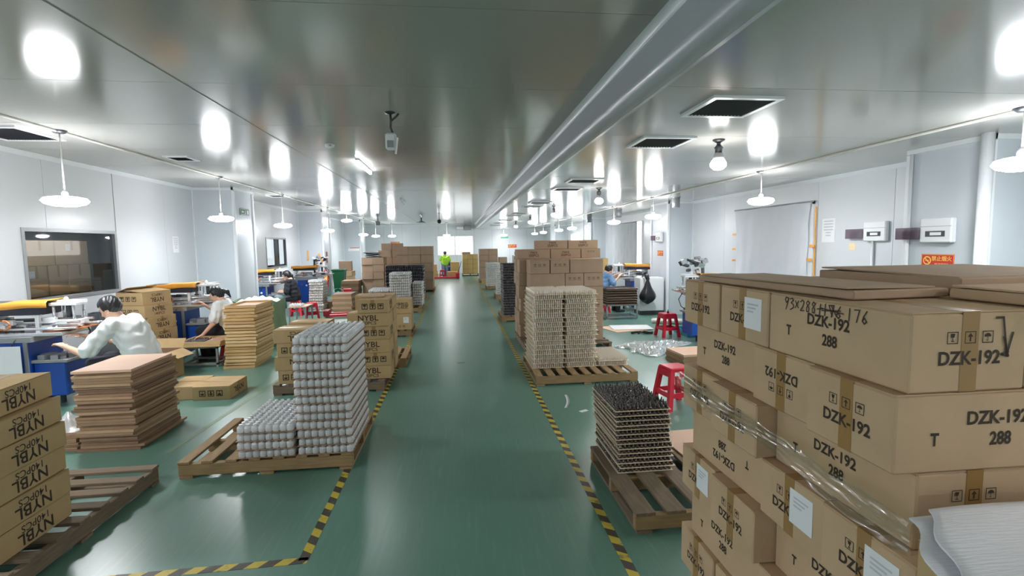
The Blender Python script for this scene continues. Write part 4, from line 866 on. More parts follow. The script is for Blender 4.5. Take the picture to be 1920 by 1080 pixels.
stool('red stool by the blue bucket on the left', -3.62, 17.0, 0.2)
stool('red stool before the far worker', -0.80, 28.5, 0.0)
stool('red stool under the man in white', -3.79, 6.42, 0.0, s=0.92); stool('red stool under the woman with the ponytail', -3.82, 8.86, 0.1, s=0.88); stool('red stool under the woman in black', -4.36, 14.05, 0.1, s=0.9); stool('red stool under the man in blue', 3.85, 12.95, 0.1, s=0.95)
stool('red stool beside the woman in black', -3.72, 13.25, 0.3, s=0.95)

# ------------------------------------------------------------------ machines (operator side is local +x)
def bars(spec, r=0.012):
    b = MB()
    for p, q in spec: b.tube([p, q], r, 8)
    return b
def machine(label, x, y, rz, var=0, flip=1):
    r = thing('printing_machine', label, 'machine', (x, y, 0), rz, 'pad printing machines'); F = flip
    MB().bbox(-0.42, -0.27, 0.06, 0.06, 0.27, 0.80, 0.012).build('cabinet', M_blue, r)
    MB().box(-0.46, -0.29, 0.0, -0.42, 0.29, 0.92).box(-0.46, -0.29, 0.80, 0.12, 0.29, 0.86).box(-0.40, -0.285, 0.0, -0.36, -0.27, 0.80).box(0.03, -0.285, 0.0, 0.07, -0.27, 0.80).build('frame', M_grey, r)
    k = MB().bbox(0.06, -0.20, 0.14, 0.40, 0.20, 0.54, 0.01).build('front_console', M_blue, r); MB().bbox(0.04, -0.23, 0.54, 0.44, 0.23, 0.575, 0.004).build('console_top', M_grey, k)
    b = MB(); rn = random.Random(3+var)
    for i in range(16): 
        cx, cy = rn.uniform(0.08, 0.38), rn.uniform(-0.18, 0.18); s = rn.uniform(0.03, 0.09); MB().cbox((cx, cy, 0.575+s*0.35), (s*1.4, s, s*0.7), (0, 0, rn.uniform(0, 3))).build('fixture_block', M_grey, r)

    MB().tube([(0.06, 0, 0.40), (0.06, 0, 0.44)], 0.02).box(-0.02, -0.02, 0.0, 0.02, 0.02, 0.14).build('pedal_post', M_dark, r, (0.2, 0, 0))
    MB().bbox(-0.50, -0.24, 0.86, 0.42, 0.24, 0.90, 0.006).build('bed_plate', M_silver, r)
    for y_, z_ in ((-0.18, 0.94), (-0.08, 0.96), (0.05, 0.95), (0.17, 0.94), (-0.13, 1.01), (0.1, 1.02)): MB().tube([(-0.45, y_, z_), (0.55, y_, z_)], 0.016, 8).build('guide_rod', M_silver, r)
    b = MB()
    for i in range(22): MB().cbox((rn.uniform(-0.42, 0.42), rn.uniform(-0.21, 0.21), rn.uniform(0.92, 1.04)), (rn.uniform(0.04, 0.14), rn.uniform(0.03, 0.08), rn.uniform(0.02, 0.07)), (0, 0, rn.uniform(-0.2, 0.2))).build('slide_block', [M_silver, M_silver, M_white, M_dark][i % 4], r)
    # hood with orange film
    h = MB().bbox(-0.52, -0.16, 1.10, 0.16, 0.16, 1.25, 0.01).build('hood', M_navy if var != 1 else M_black, r)
    for q_ in ((-0.50, -0.15, -0.44, 0.15), (0.08, -0.15, 0.12, -0.11), (0.08, 0.11, 0.12, 0.15)): MB().box(q_[0], q_[1], 0.90, q_[2], q_[3], 1.12).build('hood_post', M_white, r)
    def cov(u, v):
        s = v*0.56-0.28; zz = 1.256 if abs(s) < 0.17 else 1.256-(abs(s)-0.17)*0.7
        return (-0.56+u*0.80, max(-0.185, min(0.185, s)), zz+0.004*math.sin(u*11+v*5)+0.03*(u-0.5))
    c = MB().grid(16, 14, cov).build('orange_cover', M_orange, h); c.modifiers.new('t', 'SOLIDIFY').thickness = 0.004
    # print head
    b = MB().bbox(0.20, -0.10, 1.20, 0.50, 0.10, 1.235, 0.006).tube([(0.15, 0, 1.25), (0.56, 0, 1.255)], 0.012).lathe([(0.02, 1.235), (0.03, 1.26), (0.012, 1.30)], 10, (0.33, 0, 0)); b.build('crosshead', M_white, r)
    for cx, cy in ((0.24, -0.08), (0.24, 0.08), (0.46, -0.08), (0.46, 0.08)): MB().tube([(cx, cy, 0.98), (cx, cy, 1.2)], 0.014, 8).build('head_column', M_silver, r)
    MB().tube([(0.35, 0, 1.05), (0.35, 0, 1.2)], 0.03, 10).build('cylinder', M_dark, r); MB().bbox(0.22, -0.10, 0.97, 0.5, 0.10, 1.03, 0.006).build('head_base', M_white, r)
    MB().tube([(0.5, 0.02, 0.97), (0.72, 0.02, 0.98)], [0.02, 0.014], 8).lathe([(0.025, -0.02), (0.025, 0.02)], 10, (0.66, 0.02, 0.975)).build('spindle', M_silver, r)
    MB().cbox((0.38, 0, 0.92), (0.42, 0.30, 0.012), (0, -0.08, 0)).build('screen_plate', M_copper, r)
    tb = MB()
    ring = [(-0.18+0.07*math.cos(a), -0.25, 1.0+0.055*math.sin(a)) for a in np.linspace(0, 2*PI, 18)]; tb.tube(ring, 0.012, 6).build('film_roll', M_copper, r)
    MB().lathe([(0.022, 0), (0.022, 0.012), (0.001, 0.02)], 12).build('stop_button', M_red, r, (-0.22, -0.285, 0.66), (PI/2, 0, 0)); MB().lathe([(0.03, 0), (0.03, 0.01), (0.02, 0.035)], 12).build('counter_knob', M_white, r, (-0.08, -0.285, 0.63), (PI/2, 0, 0))
    MB().tube([(0.5, 0.05, 0.95), (0.58, 0.02, 0.8), (0.5, -0.05, 0.66), (0.42, -0.05, 0.6)], 0.008, 6).tube([(-0.08, -0.285, 0.66), (-0.07, -0.30, 0.78), (-0.02, -0.28, 0.86)], 0.006, 6).build('hose', M_dark, r)
    if var == 1:                                                     # raised swing arm
        MB().tube([(0.1, 0, 1.0), (0.12, 0, 1.45)], 0.03, 8).tube([(0.1, 0, 1.42), (0.42, 0, 1.52)], 0.022, 8).build('swing_arm', M_dark, r)
        b = MB()
        for i in range(12): MB().cbox((rn.uniform(0.05, 0.5), rn.uniform(-0.12, 0.12), rn.uniform(1.3, 1.58)), (rn.uniform(0.05, 0.13), rn.uniform(0.03, 0.08), rn.uniform(0.03, 0.09)), (rn.uniform(-0.4, 0.4), rn.uniform(-0.5, 0.5), 0)).build('print_unit', [M_silver, M_dark][i % 3 == 0], r)
    return r
m1 = machine('blue and silver printing machine before the man in white', -5.02, 6.55, 0.0, 0)
pp = thing('paper_sheet', 'white paper sheet hanging on the machine at the left picture edge', 'paper', (-5.12, 6.20, 0.35), 0.1); MB().grid(6, 6, lambda u, v: (u*0.30-0.15, 0.01*math.sin(u*5), v*0.42)).build('sheet', M_paper, pp)
machine('blue and silver printing machine before the woman with the ponytail', -4.70, 9.28, 0.0, 2)
machine('printing machine under the second left window', -5.18, 14.4, 0.0, 4)
machine('printing machine with raised arm beside the second left pillar', -4.72, 16.9, 0.0, 1)
machine('printing machine with raised arm on the right behind the foreground cartons', 4.62, 8.75, PI, 1)
machine('printing machine before the man in blue', 4.84, 13.5, PI, 0)
machine('white and dark machine below the far window', -0.62, 30.6, -PI/2, 2)
# power lead of the fourth machine with orange tape strips on the wall
cb = tag(MB().tube([(-4.45, 16.7, 1.36), (-4.7, 17.8, 1.28), (-4.9, 18.9, 1.36), (-4.95, 19.22, 1.38)], 0.008, 6).build('power_cable', M_grey), 'grey cable strung to the second left pillar', 'cable')
for k, (x, y, z_, a) in enumerate(((-5.45, 19.22, 1.55, 0.0), (-5.0, 19.215, 1.45, -0.4))): tag(MB().cbox((0, 0, 0), (0.05, 0.004, 0.36), (0, a, 0)).build('orange_tape_strip', M_orange, None, (x, y, z_)), ['upright orange tape strip behind the raised machine arm', 'slanted orange tape strip on the second left pillar'][k], 'tape')

# ------------------------------------------------------------------ tables
def frame_table(label, x, y, w, d, h, rz=0):
    r = thing('steel_table', label, 'table', (x, y, 0), rz); t = 0.03
    for sx in (-1, 1):
        for sy in (-1, 1): MB().box(-t/2, -t/2, 0, t/2, t/2, h).build('leg', M_grey, r, (sx*(w/2-t/2), sy*(d/2-t/2), 0))
    for sy in (-1, 1):
        MB().box(-w/2, -t/2, h-t, w/2, t/2, h).build('rail', M_grey, r, (0, sy*(d/2-t/2), 0)); MB().box(-w/2, -t/2, 0.04, w/2, t/2, 0.04+t).build('stretcher', M_grey, r, (0, sy*(d/2-t/2), 0))
    for sx in (-1, 1): MB().box(-t/2, -d/2, h-t, t/2, d/2, h).build('rail', M_grey, r, (sx*(w/2-t/2), 0, 0)); MB().box(-t/2, -d/2, 0.04, t/2, d/2, 0.04+t).build('stretcher', M_grey, r, (sx*(w/2-t/2), 0, 0))
    return r
frame_table('low grey steel table beside the woman with the ponytail', -4.02, 8.40, 0.55, 0.48, 0.33)
tm2 = wood_tray_meshes(0.62, 0.56, 0.04, M_pine)
for i in range(2):
    r = thing('wooden_tray', ['lower', 'upper'][i] + ' pine tray on the low steel table', 'tray', (-4.0, 8.40, 0.331+i*0.041), 0.03*i)
    for nm, me in tm2: ob(nm, me, r)
stuff('dark_caps', 'dark caps filling the tray on the low steel table', 'caps', B_cap, [(-4.27+i*0.032, 8.2+j*0.032, 0.383) for i in range(9) for j in range(12)], M_brnblk)
frame_table('grey steel table under the dark trays on the right', 3.95, 11.85, 0.78, 0.5, 0.36)
dl = pile('dark tray stack on the right steel table', 3.56, 11.58, 0.361, 0.78, 0.56, 7, 0.058, M_hardl, 22, 16, 3, 0.012, 'trays on the right steel table')
stuff('dark_caps', 'dark brown caps in the trays on the right steel table', 'caps', MB().lathe([(0.013, 0), (0.014, 0.03), (0.007, 0.036), (0.005, 0.05)], 6), sum(dl, []), M_brnblk)
o = thing('small_table', 'low table with white caps beside the woman in black', 'table', (-3.85, 12.75, 0)); MB().box(-0.22, -0.3, 0.40, 0.22, 0.3, 0.425).build('top', M_hardtop, o)
for sx in (-1, 1):
    for sy in (-1, 1): MB().box(-0.015, -0.015, 0, 0.015, 0.015, 0.40).build('leg', M_grey, o, (sx*0.19, sy*0.27, 0))
singles('frosted_bottle', 'small white bottle on the low table beside the woman in black', 'bottle', 'bottles on the small table', B_frost, [(-4.02+i*0.06, 12.50+j*0.1, 0.4255) for i in range(5) for j in range(3)], M_frost)
wl = pile('white tray stack behind the woman in black', -4.18, 14.6, 0.02, 0.40, 0.55, 12, 0.076, M_hardl, 7, 10, 2, 0.015, 'trays behind the woman in black'); stuff('frosted_bottles', 'white bottles in the tray stack behind the woman in black', 'bottles', B_frost, sum(wl, []), M_frost)
tag(MB().box(-4.16, 14.62, 0, -3.8, 15.12, 0.0195).build('base_board', M_hardd), 'board under the white tray stack behind the woman in black', 'board')

# ------------------------------------------------------------------ left back items
o = thing('fire_extinguisher', 'red fire extinguisher hanging on the second left pillar', 'fire extinguisher', (-4.82, 19.12, 0.38)); MB().lathe([(0.085, 0), (0.09, 0.02), (0.09, 0.55), (0.05, 0.62), (0.025, 0.66)], 16).build('cylinder', M_red, o); MB().bbox(-0.03, -0.03, 0.66, 0.03, 0.03, 0.73, 0.005).box(-0.02, -0.12, 0.72, 0.02, 0.04, 0.75).build('valve', M_dark, o); MB().cbox((0.02, -0.089, 0.33), (0.10, 0.008, 0.24)).build('label_plate', M_signy, o); MB().tube([(0.03, 0, 0.69), (0.12, 0, 0.62), (0.11, 0, 0.3)], 0.014, 8).build('hose', M_black, o)
o = thing('wheeled_bin', 'tall green plastic bin beside the fire extinguisher', 'bin', (-4.55, 20.1, 0)); MB().add([(-0.16, -0.18, 0), (0.16, -0.18, 0), (0.16, 0.18, 0), (-0.16, 0.18, 0), (-0.22, -0.24, 0.92), (0.22, -0.24, 0.92), (0.22, 0.24, 0.92), (-0.22, 0.24, 0.92)], [(0,3,2,1),(4,5,6,7),(0,1,5,4),(1,2,6,5),(2,3,7,6),(3,0,4,7)]).build('body', M_green, o); MB().bbox(-0.25, -0.27, 0.92, 0.25, 0.27, 0.98, 0.015).build('lid', M_green, o)
carton('brown carton on top of the goods behind the green bin', 0.5, 0.45, 0.4, -4.62, 21.6, 0.85, 0.1, M_cardd, [], 'short')
for i in range(4): carton('crooked brown carton, %s in the pile behind the green bin' % ORD[3-i], 0.5, 0.4, 0.21, -4.5+random.uniform(-0.05, 0.05), 21.5, i*0.2115, random.uniform(-0.2, 0.2), M_card, [], 'short', 'cartons behind the green bin')
o = thing('plastic_bucket', 'light blue plastic bucket with a handle', 'bucket', (-3.78, 16.4, 0)); MB().lathe([(0.14, 0), (0.165, 0.34), (0.175, 0.34), (0.175, 0.40), (0.16, 0.40), (0.13, 0.03)], 20).build('body', M_cyan, o); MB().tube([(0.17*math.cos(a), 0, 0.38+0.15*math.sin(a)) for a in np.linspace(0, PI, 9)], 0.006, 6).build('handle', M_white, o); MB().lathe([(0.04, 0.39), (0.03, 0.43), (0.001, 0.44)], 10).lathe([(0.155, 0.36), (0.155, 0.385)], 20).build('lid', M_cyan, o)
# cartons on pallets at left back
def stackpal(lbl, x0, y0, cols, rows, w, d, h, m, z0=0.141, pal=True, jit=0.02, holes=()):
    if pal: pallet('wooden pallet under the ' + lbl, x0-0.03, y0-0.03, x0+w*cols+0.03, y0+d*2+0.03, 'x', 6, M_woodb)
    cn = ['leftmost', 'second', 'third', 'fourth'] if cols > 2 else ['left', 'right']
    if cols == 1: cn = ['front']
    for r in range(rows):
        for c in range(cols):
            for dd in range(2):
                if (r, c) in holes: continue
                carton('%s %scarton, row %s up, %s' % (cn[c], 'rear ' if dd else '', ['one', 'two', 'three', 'four', 'five', 'six', 'seven', 'eight'][r], lbl), w-0.01, d-0.01, h-0.001, x0+w*(c+0.5)+random.uniform(-jit, jit)*0.3, y0+d*(dd+0.5)+random.uniform(-jit, jit), z0+r*h, random.uniform(-0.02, 0.02), m, [], 'short' if r == rows-1 else None, 'cartons of the ' + lbl, flaps=(r == rows-1))
stackpal('brown carton stack by the third left pillar', -3.42, 18.55, 2, 5, 0.40, 0.42, 0.26, M_cardr, jit=0.03)
carton('brown carton leaning on the stack by the third left pillar', 0.44, 0.4, 0.25, -2.36, 18.6, 0.141+0.78, 0.06, M_cardr, [], 'short')
for i in range(3): carton('brown carton, %s under the leaning carton' % ORD[2-i], 0.44, 0.4, 0.259, -2.36, 18.6, 0.141+i*0.26, 0.02, M_cardr, [], 'short', 'cartons under the leaning carton', flaps=False)
carton('open brown carton on the stack by the third left pillar', 0.45, 0.4, 0.25, -2.62, 18.95, 0.141+5*0.26, 0.05, M_cardr, [], None)
pb = thing('folded_black_bags', 'bundle of folded dark sheets lying on the brown cartons', 'sheets', (-3.05, 18.9, 0.141+5*0.26))
for i in range(6): MB().cbox((random.uniform(-0.05, 0.05), random.uniform(-0.04, 0.04), 0.02+i*0.033), (0.55, 0.4, 0.02), (random.uniform(-0.05, 0.05), random.uniform(-0.12, 0.12), random.uniform(-0.3, 0.3))).build('sheet', M_dark, pb)
stackpal('large carton stack left of the aisle', -2.35, 20.0, 3, 5, 0.475, 0.5, 0.337, M_cardr)
for k, (xx, hh) in enumerate(((-2.85, 0.0), (-2.42, 0.0))):
    for i in range(7): carton('%s from the rear column %s of the large left carton stack' % ('carton ' + ORD[6-i], ['left', 'right'][k]), 0.42, 0.45, 0.279, xx, 21.3, i*0.28, 0.02*k, M_cardr, [], 'short', 'rear columns of the large left stack', flaps=(i == 6))
tag(MB().box(-0.28, -0.01, 0, 0.28, 0.0, 0.14).build('notice_plate', M_paper, None, (-5.25, 26.585, 1.62)), 'pale blank plate on the third left pillar', 'plate')
# pallet jack
o = thing('pallet_jack', 'red pallet jack before the far worker', 'pallet jack', (-0.35, 27.9, 0), 0.0); MB().box(-0.95, -0.25, 0.04, 0.35, -0.10, 0.10).box(-0.95, 0.10, 0.04, 0.35, 0.25, 0.10).build('fork', M_red, o); MB().bbox(0.30, -0.25, 0.04, 0.5, 0.25, 0.32, 0.02).build('pump_body', M_red, o); MB().tube([(0.42, 0, 0.3), (0.62, 0, 0.95)], 0.018, 8).build('handle', M_dark, o); MB().tube([(0.4, -0.08, 0.06), (0.4, 0.08, 0.06)], 0.06, 12).build('wheel', M_black, o)
o = thing('pallet_jack', 'dark red pallet jack forks between the left carton piles', 'pallet jack', (-2.75, 13.6, 0), 0.1); MB().box(-0.6, -0.25, 0.04, 0.5, -0.10, 0.09).box(-0.6, 0.10, 0.04, 0.5, 0.25, 0.09).build('fork', M_red, o); MB().bbox(-0.75, -0.2, 0.04, -0.6, 0.2, 0.2, 0.02).build('pump_body', M_dred, o)
# far goods
stackpal('far brown carton stack beside the right aisle', 1.12, 24.4, 2, 5, 0.45, 0.5, 0.30, M_cardr)
for i in range(4): carton('brown carton, %s in the column right of the far brown stack' % ORD[3-i], 0.4, 0.45, 0.30, 2.28, 24.7, 0.02+i*0.301, 0, M_cardr, [], 'short', 'column right of the far brown stack', flaps=(i == 3))
carton('small pale carton on the floor before the far brown stack', 0.3, 0.3, 0.25, 1.32, 23.4, 0.0, 0.1, M_cardy, [], 'short')
stackpal('far yellow carton stack beside the bright window', 0.35, 29.75, 3, 4, 0.31, 0.4, 0.29, M_cardy, jit=0.015)
carton('open pale carton on the far yellow stack', 0.5, 0.4, 0.13, 0.55, 30.0, 1.302, 0.2, M_cardr, [], 'short')
for i in range(3): carton('yellow carton, %s in the pile right of the far worker' % ORD[2-i], 0.5, 0.5, 0.29, -0.1, 29.4, i*0.291, 0.05, M_cardy, [], 'short', 'cartons right of the far worker')
carton('low yellow carton before the pile right of the far worker', 0.6, 0.45, 0.36, -0.25, 28.6, 0, 0.03, M_cardy, [], 'short')
for i in range(4): carton('yellow carton, %s in the pile left of the far worker' % ORD[3-i], 0.45, 0.4, 0.19, -1.32+random.uniform(-0.03, 0.03), 29.0, i*0.191, random.uniform(-0.1, 0.1), M_cardy, [], 'short', 'cartons left of the far worker')
for k in range(2):
    for i in range(5): carton('brown carton, %s in the %s pile behind the man in blue' % (ORD[4-i], ['left', 'right'][k]), 0.45, 0.45, 0.265, 4.35+k*0.5, 16.6, i*0.266, 0.0, M_cardy, [], 'short', 'cartons behind the man in blue', flaps=(i == 4))
for i in range(5): carton('dark carton, %s in the far pile behind the right mid stack' % ORD[4-i], 0.6, 0.5, 0.26, 2.95, 22.5, i*0.261, 0.03*i, M_cardd if i > 2 else M_cardr, [], 'short', 'far dark pile on the right', flaps=(i == 4))
o = thing('desk_monitor', 'small white machine top showing above the far right cartons', 'machine', (3.1, 24.8, 0)); MB().bbox(-0.3, -0.3, 0, 0.3, 0.3, 1.3, 0.02).build('cabinet', M_white, o); MB().bbox(-0.2, -0.2, 1.3, 0.2, 0.2, 1.5, 0.03).build('head', M_dark, o)

# ------------------------------------------------------------------ right wall items
def curtain(label, y0, y1, z0, z1):
    r = thing('sheer_curtain', label, 'curtain', (XR-0.07, (y0+y1)/2, z0)); L_ = y1-y0; H = z1-z0
    def c(u, v):
        pull = 0.10*math.sin(PI*v)*(1 if u < 0.5 else -1)*abs(2*u-1)*0.8
        return (0.016*math.sin(u*46+v*3)*(0.3+0.7*(1-v))-0.012*math.sin((u+v)*17), (u-0.5)*L_+pull*0.5, v*H)
    MB().grid(90, 24, c).build('cloth', M_sheer, r); MB().tube([(0, -L_/2-0.08, H+0.01), (0, L_/2+0.05, H+0.01)], 0.014, 8).build('rail', M_grey, r)
    return r
curtain('pale sheer curtain over the near right window', 7.85, 10.08, 0.62, 2.48)
curtain('narrow sheer curtain behind the man in blue', 16.1, 18.5, 0.62, 2.52)
for k, (y, z_) in enumerate(((10.12, 1.99), (10.12, 1.68), (10.12, 1.44), (7.76, 1.75), (7.82, 1.52))): tag(MB().box(-0.006, -0.06, -0.022, 0.0, 0.06, 0.022).build('orange_tape_strip', M_orange, None, (XR-0.075, y, z_)), '%s orange tape strip holding the %s edge of the near curtain' % (['upper', 'middle', 'lower', 'upper', 'lower'][k], 'left' if k < 3 else 'right'), 'tape')
tag(MB().box(XR-0.055, 7.715, 1.0, XR-0.05, 7.745, 2.40).build('orange_edge_tape', M_orange), 'long vertical orange tape along the right edge of the near curtain', 'tape')
def notice(label, x, y, z0, z1, w, ny):
    o = thing('wall_notice', label, 'notice', (x, y, z0)); h = z1-z0
    MB().box(-0.001*ny if ny > 0 else 0, -w/2, 0, 0 if ny > 0 else 0.001, w/2, h).build('sheet', M_paper, o)
    b = MB()
    for j in range(6):
        zz = h*(0.86-0.12*j); ww = w*(0.36 if j < 4 else 0.2); xx = -0.0016*ny; b.add([(xx, -ww, zz), (xx, ww, zz), (xx, ww, zz+h*0.05), (xx, -ww, zz+h*0.05)], [(0,1,2,3)])
    b.build('print', M_papr, o)
notice('white printed notice on the right wall beside the curtain', XR-0.013, 7.48, 1.81, 2.19, 0.28, 1)
notice('white printed notice on the left wall before the first pillar', XL+0.013, 11.05, 1.78, 2.11, 0.22, -1)
notice('white printed notice on the right wall beside the second curtain', XR-0.013, 14.6, 1.85, 2.3, 0.28, 1)
tag(MB().box(-0.002, -0.06, 0, 0, 0.06, 0.1).build('yellow_note', mat('note_paper', (236, 214, 170), 0.7), None, (XR-0.013, 6.98, 1.69)), 'small yellowish note on the right wall below the breaker box', 'note')
def breaker(label, x, y, z, s=1.0):
    r = thing('breaker_box', label, 'breaker box', (x, y, z)); a = 0.19*s
    MB().bbox(-0.07, -a, 0, 0, a, 0.28*s, 0.012).build('case', M_white, r)
    MB().box(-0.0725, -a*0.62, 0.07*s, -0.07, a*0.62, 0.135*s).build('opening', M_dark, r); MB().box(-0.079, -a*0.4, 0.085*s, -0.0725, a*0.28, 0.12*s).build('switch_row', M_white, r)
    MB().box(-0.073, -a, 0.185*s, -0.07, a, 0.19*s).build('seam', M_grey, r)
    MB().bbox(-0.085, a, 0.04*s, -0.06, a+0.32*s, 0.18*s, 0.006).build('open_lid', M_smoke, r); return r
b1 = breaker('breaker box with open smoked lid on the right wall', XR-0.013, 6.52, 1.82); MB().tube([(-0.03, 0.05, 0), (-0.03, 0.05, -0.9)], 0.018, 8).build('conduit', M_trim, b1)
breaker('breaker box with open smoked lid on the near right pillar', 5.249, 4.92, 1.80, 0.95)
breaker('breaker box with open lid on the second right pillar', 5.319, 12.62, 1.86, 0.9)
tag(MB().tube([(5.23, 5.30, 0), (5.23, 5.30, HR-0.05)], 0.02, 8).build('wall_conduit', M_trim), 'white vertical conduit on the near right pillar edge', 'conduit')
def nosmoke(label, x, y, z, s=1.0, rz=-PI/2, small=False):
    r = thing('no_smoking_sign', label, 'sign', (x, y, z), rz); w, h = 0.38*s, 0.145*s      # local front is -y
    MB().box(-w/2, 0, 0, w/2, 0.004, h).build('plate', M_signr, r)
    if not small:
        b = MB(); t = 0.004*s
        for (a, c, d, e) in ((-w/2+t, t, w/2-t, 2*t), (-w/2+t, h-2*t, w/2-t, h-t), (-w/2+t, t, -w/2+2*t, h-t), (w/2-2*t, t, w/2-t, h-t)): b.box(a, -0.0008, c, d, 0, e)
        b.build('border', M_signy, r)
    cx, cz, R0 = -w*0.31, h/2, h*0.33; ring = [(cx+R0*math.cos(a), -0.001, cz+R0*math.sin(a)) for a in np.linspace(0, 2*PI, 25)]
    b = MB(); 
    for i in range(24):
        p, q = ring[i], ring[i+1]; k = 0.74; b.add([p, q, (cx+(q[0]-cx)*k, -0.001, cz+(q[2]-cz)*k), (cx+(p[0]-cx)*k, -0.001, cz+(p[2]-cz)*k)], [(3,2,1,0)])
    b.cbox((cx, -0.001, cz), (R0*1.7, 0.0006, R0*0.22), (0, 0.78, 0)); b.cbox((cx, -0.0012, cz), (R0*0.9, 0.0006, R0*0.2)); b.build('prohibition_symbol', M_signy, r)
    for s_, sz, u, v in (('禁止烟火', h*0.40, w*0.13, h*0.64), ('NO BURNING', h*0.17, w*0.13, h*0.25)): ob('printed_text', text_mesh(s_, sz, M_signy, 0.0006), r, (u, -0.0012, v), (PI/2, 0, 0))
nosmoke('red and yellow no burning sign below the near right breaker box', 5.248, 4.94, 1.53)
nosmoke('small red no burning sign on the second right pillar', 5.318, 12.62, 1.49, 1.0)
nosmoke('red sign on the third left pillar face', -5.2, 26.59, 1.62, 1.2, 0, True); nosmoke('red sign above the far left cartons on the far wall', -3.9, Y1-0.02, 1.9, 1.5, 0, True); nosmoke('red sign on the far right wall above the mid cartons', 3.7, Y1-0.02, 1.62, 1.5, 0, True)
tag(MB().box(0, 0, 0, 0.004, 0.2, 0.42).build('red_poster', M_dred, None, (-4.894, 19.6, 1.25)), 'dark red poster on the aisle side of the second left pillar', 'poster')
o = thing('exit_sign', 'green emergency exit sign on the first left pillar', 'sign', (-4.895, 12.39, 2.61)); MB().bbox(0, -0.24, 0, 0.02, 0.24, 0.155, 0.004).build('case', M_grey, o); MB().box(0.02, -0.22, 0.02, 0.022, 0.22, 0.135).build('green_face', M_signg, o)
b = MB(); b.cbox((0.0228, -0.13, 0.075), (0.001, 0.10, 0.02)).add([(0.0228, -0.20, 0.075), (0.0228, -0.15, 0.105), (0.0228, -0.15, 0.045)], [(0,1,2)]).cbox((0.0228, 0.02, 0.095), (0.001, 0.03, 0.03)).cbox((0.0228, 0.02, 0.06), (0.001, 0.02, 0.05), (0.5, 0, 0)).cbox((0.0228, 0.0, 0.045), (0.001, 0.07, 0.014), (0.6, 0, 0)).cbox((0.0228, 0.14, 0.075), (0.001, 0.08, 0.09)); b.build('running_figure', M_white, o)
o = thing('exit_sign', 'pale green exit sign high on the far right wall', 'sign', (3.2, Y1-0.03, 2.2)); MB().bbox(-0.3, 0, 0, 0.3, 0.02, 0.2, 0.004).build('case', M_white, o); MB().box(-0.27, -0.002, 0.03, 0.27, 0, 0.17).build('green_face', mat('pale_exit', (120, 190, 165), 0.5), o)
o = thing('wall_cabinet', 'pale blue notice board on the third right pillar', 'notice board', (5.315, 19.9, 1.4)); MB().bbox(-0.05, -0.35, 0, 0, 0.35, 1.2, 0.01).build('board', mat('board_blue', (170, 196, 206), 0.4), o); MB().box(-0.053, -0.15, 0.5, -0.05, 0.05, 1.0).build('sheet', M_paper, o); MB().box(-0.053, -0.1, 1.05, -0.05, 0.2, 1.12).build('red_strip', M_signr, o)
# black bag hanging at the right machine and a white cabinet behind
o = thing('white_cabinet', 'white low cabinet behind the black bag', 'cabinet', (5.05, 12.45, 0)); MB().bbox(-0.35, -0.02, 0.12, 0.35, 0.0, 0.12, 0.0).build('plinth', M_white, o)
bpy.data.objects.remove(o.children[0]); MB().bbox(-0.42, -0.22, 0.10, 0.22, 0.20, 0.95, 0.01).build('body', M_white, o); MB().box(-0.42, -0.22, 0, 0.22, 0.2, 0.1).build('plinth', M_dark, o); MB().bbox(-0.40, -0.226, 0.14, 0.20, -0.22, 0.92, 0.002).build('door', M_white, o)
o = thing('rubbish_bag', 'black plastic bag hanging beside the right machine', 'bag', (4.76, 12.05, 0.30), 0)
def bb(u, v):
    a = 2*PI*u; pr_ = [0.02, 0.14, 0.20, 0.21, 0.19, 0.15, 0.11, 0.08, 0.06, 0.035][min(9, int(v*9.99))]; f_ = v*9.99-int(v*9.99); nx = [0.02, 0.14, 0.20, 0.21, 0.19, 0.15, 0.11, 0.08, 0.06, 0.035, 0.03][min(10, int(v*9.99)+1)]
    R0 = pr_*(1-f_)+nx*f_; return (R0*math.cos(a)*(1+0.07*math.sin(a*6+v*4)), R0*0.75*math.sin(a)*(1+0.07*math.sin(a*5)), v*0.66)
MB().grid(32, 24, bb).build('bag', M_black, o); MB().tube([(0.02, 0, 0.62), (0.03, 0.06, 0.72), (0.03, 0.16, 0.69), (0.02, 0.26, 0.662)], [0.03, 0.025, 0.016, 0.010], 8).tube([(-0.02, 0, 0.62), (-0.05, 0.06, 0.75), (-0.05, 0.16, 0.70), (-0.04, 0.26, 0.662)], [0.03, 0.02, 0.016, 0.010], 8).build('handle', M_black, o)
tag(MB().bbox(-0.35, -0.12, 0, 0.35, 0.12, 0.1, 0.03).build('padded_roll', M_conduit, None, (4.75, 10.85, 0), (0, 0, -0.4)), 'grey padded roll on the floor before the second right pillar', 'roll')
o = thing('parts_tray', 'blue plastic tray on the floor by the right machine', 'tray', (4.62, 9.45, 0)); MB().bbox(-0.2, -0.3, 0, 0.2, 0.3, 0.02, 0.004).box(-0.2, -0.3, 0.02, -0.18, 0.3, 0.12).box(0.18, -0.3, 0.02, 0.2, 0.3, 0.12).box(-0.18, -0.3, 0.02, 0.18, -0.28, 0.12).box(-0.18, 0.28, 0.02, 0.18, 0.3, 0.12).build('body', M_cyan, o)
o = tag(MB().tube([(3.5, 9.7, 0.02), (3.7, 9.75, 0.03), (3.8, 9.65, 0.02), (3.95, 9.7, 0.02)], 0.02, 6).tube([(3.6, 9.6, 0.02), (3.75, 9.68, 0.05), (3.9, 9.6, 0.02)], 0.015, 6).build('foot_pedal_cable', M_black), 'black tangled cable on the floor beside the far red stool', 'cable')
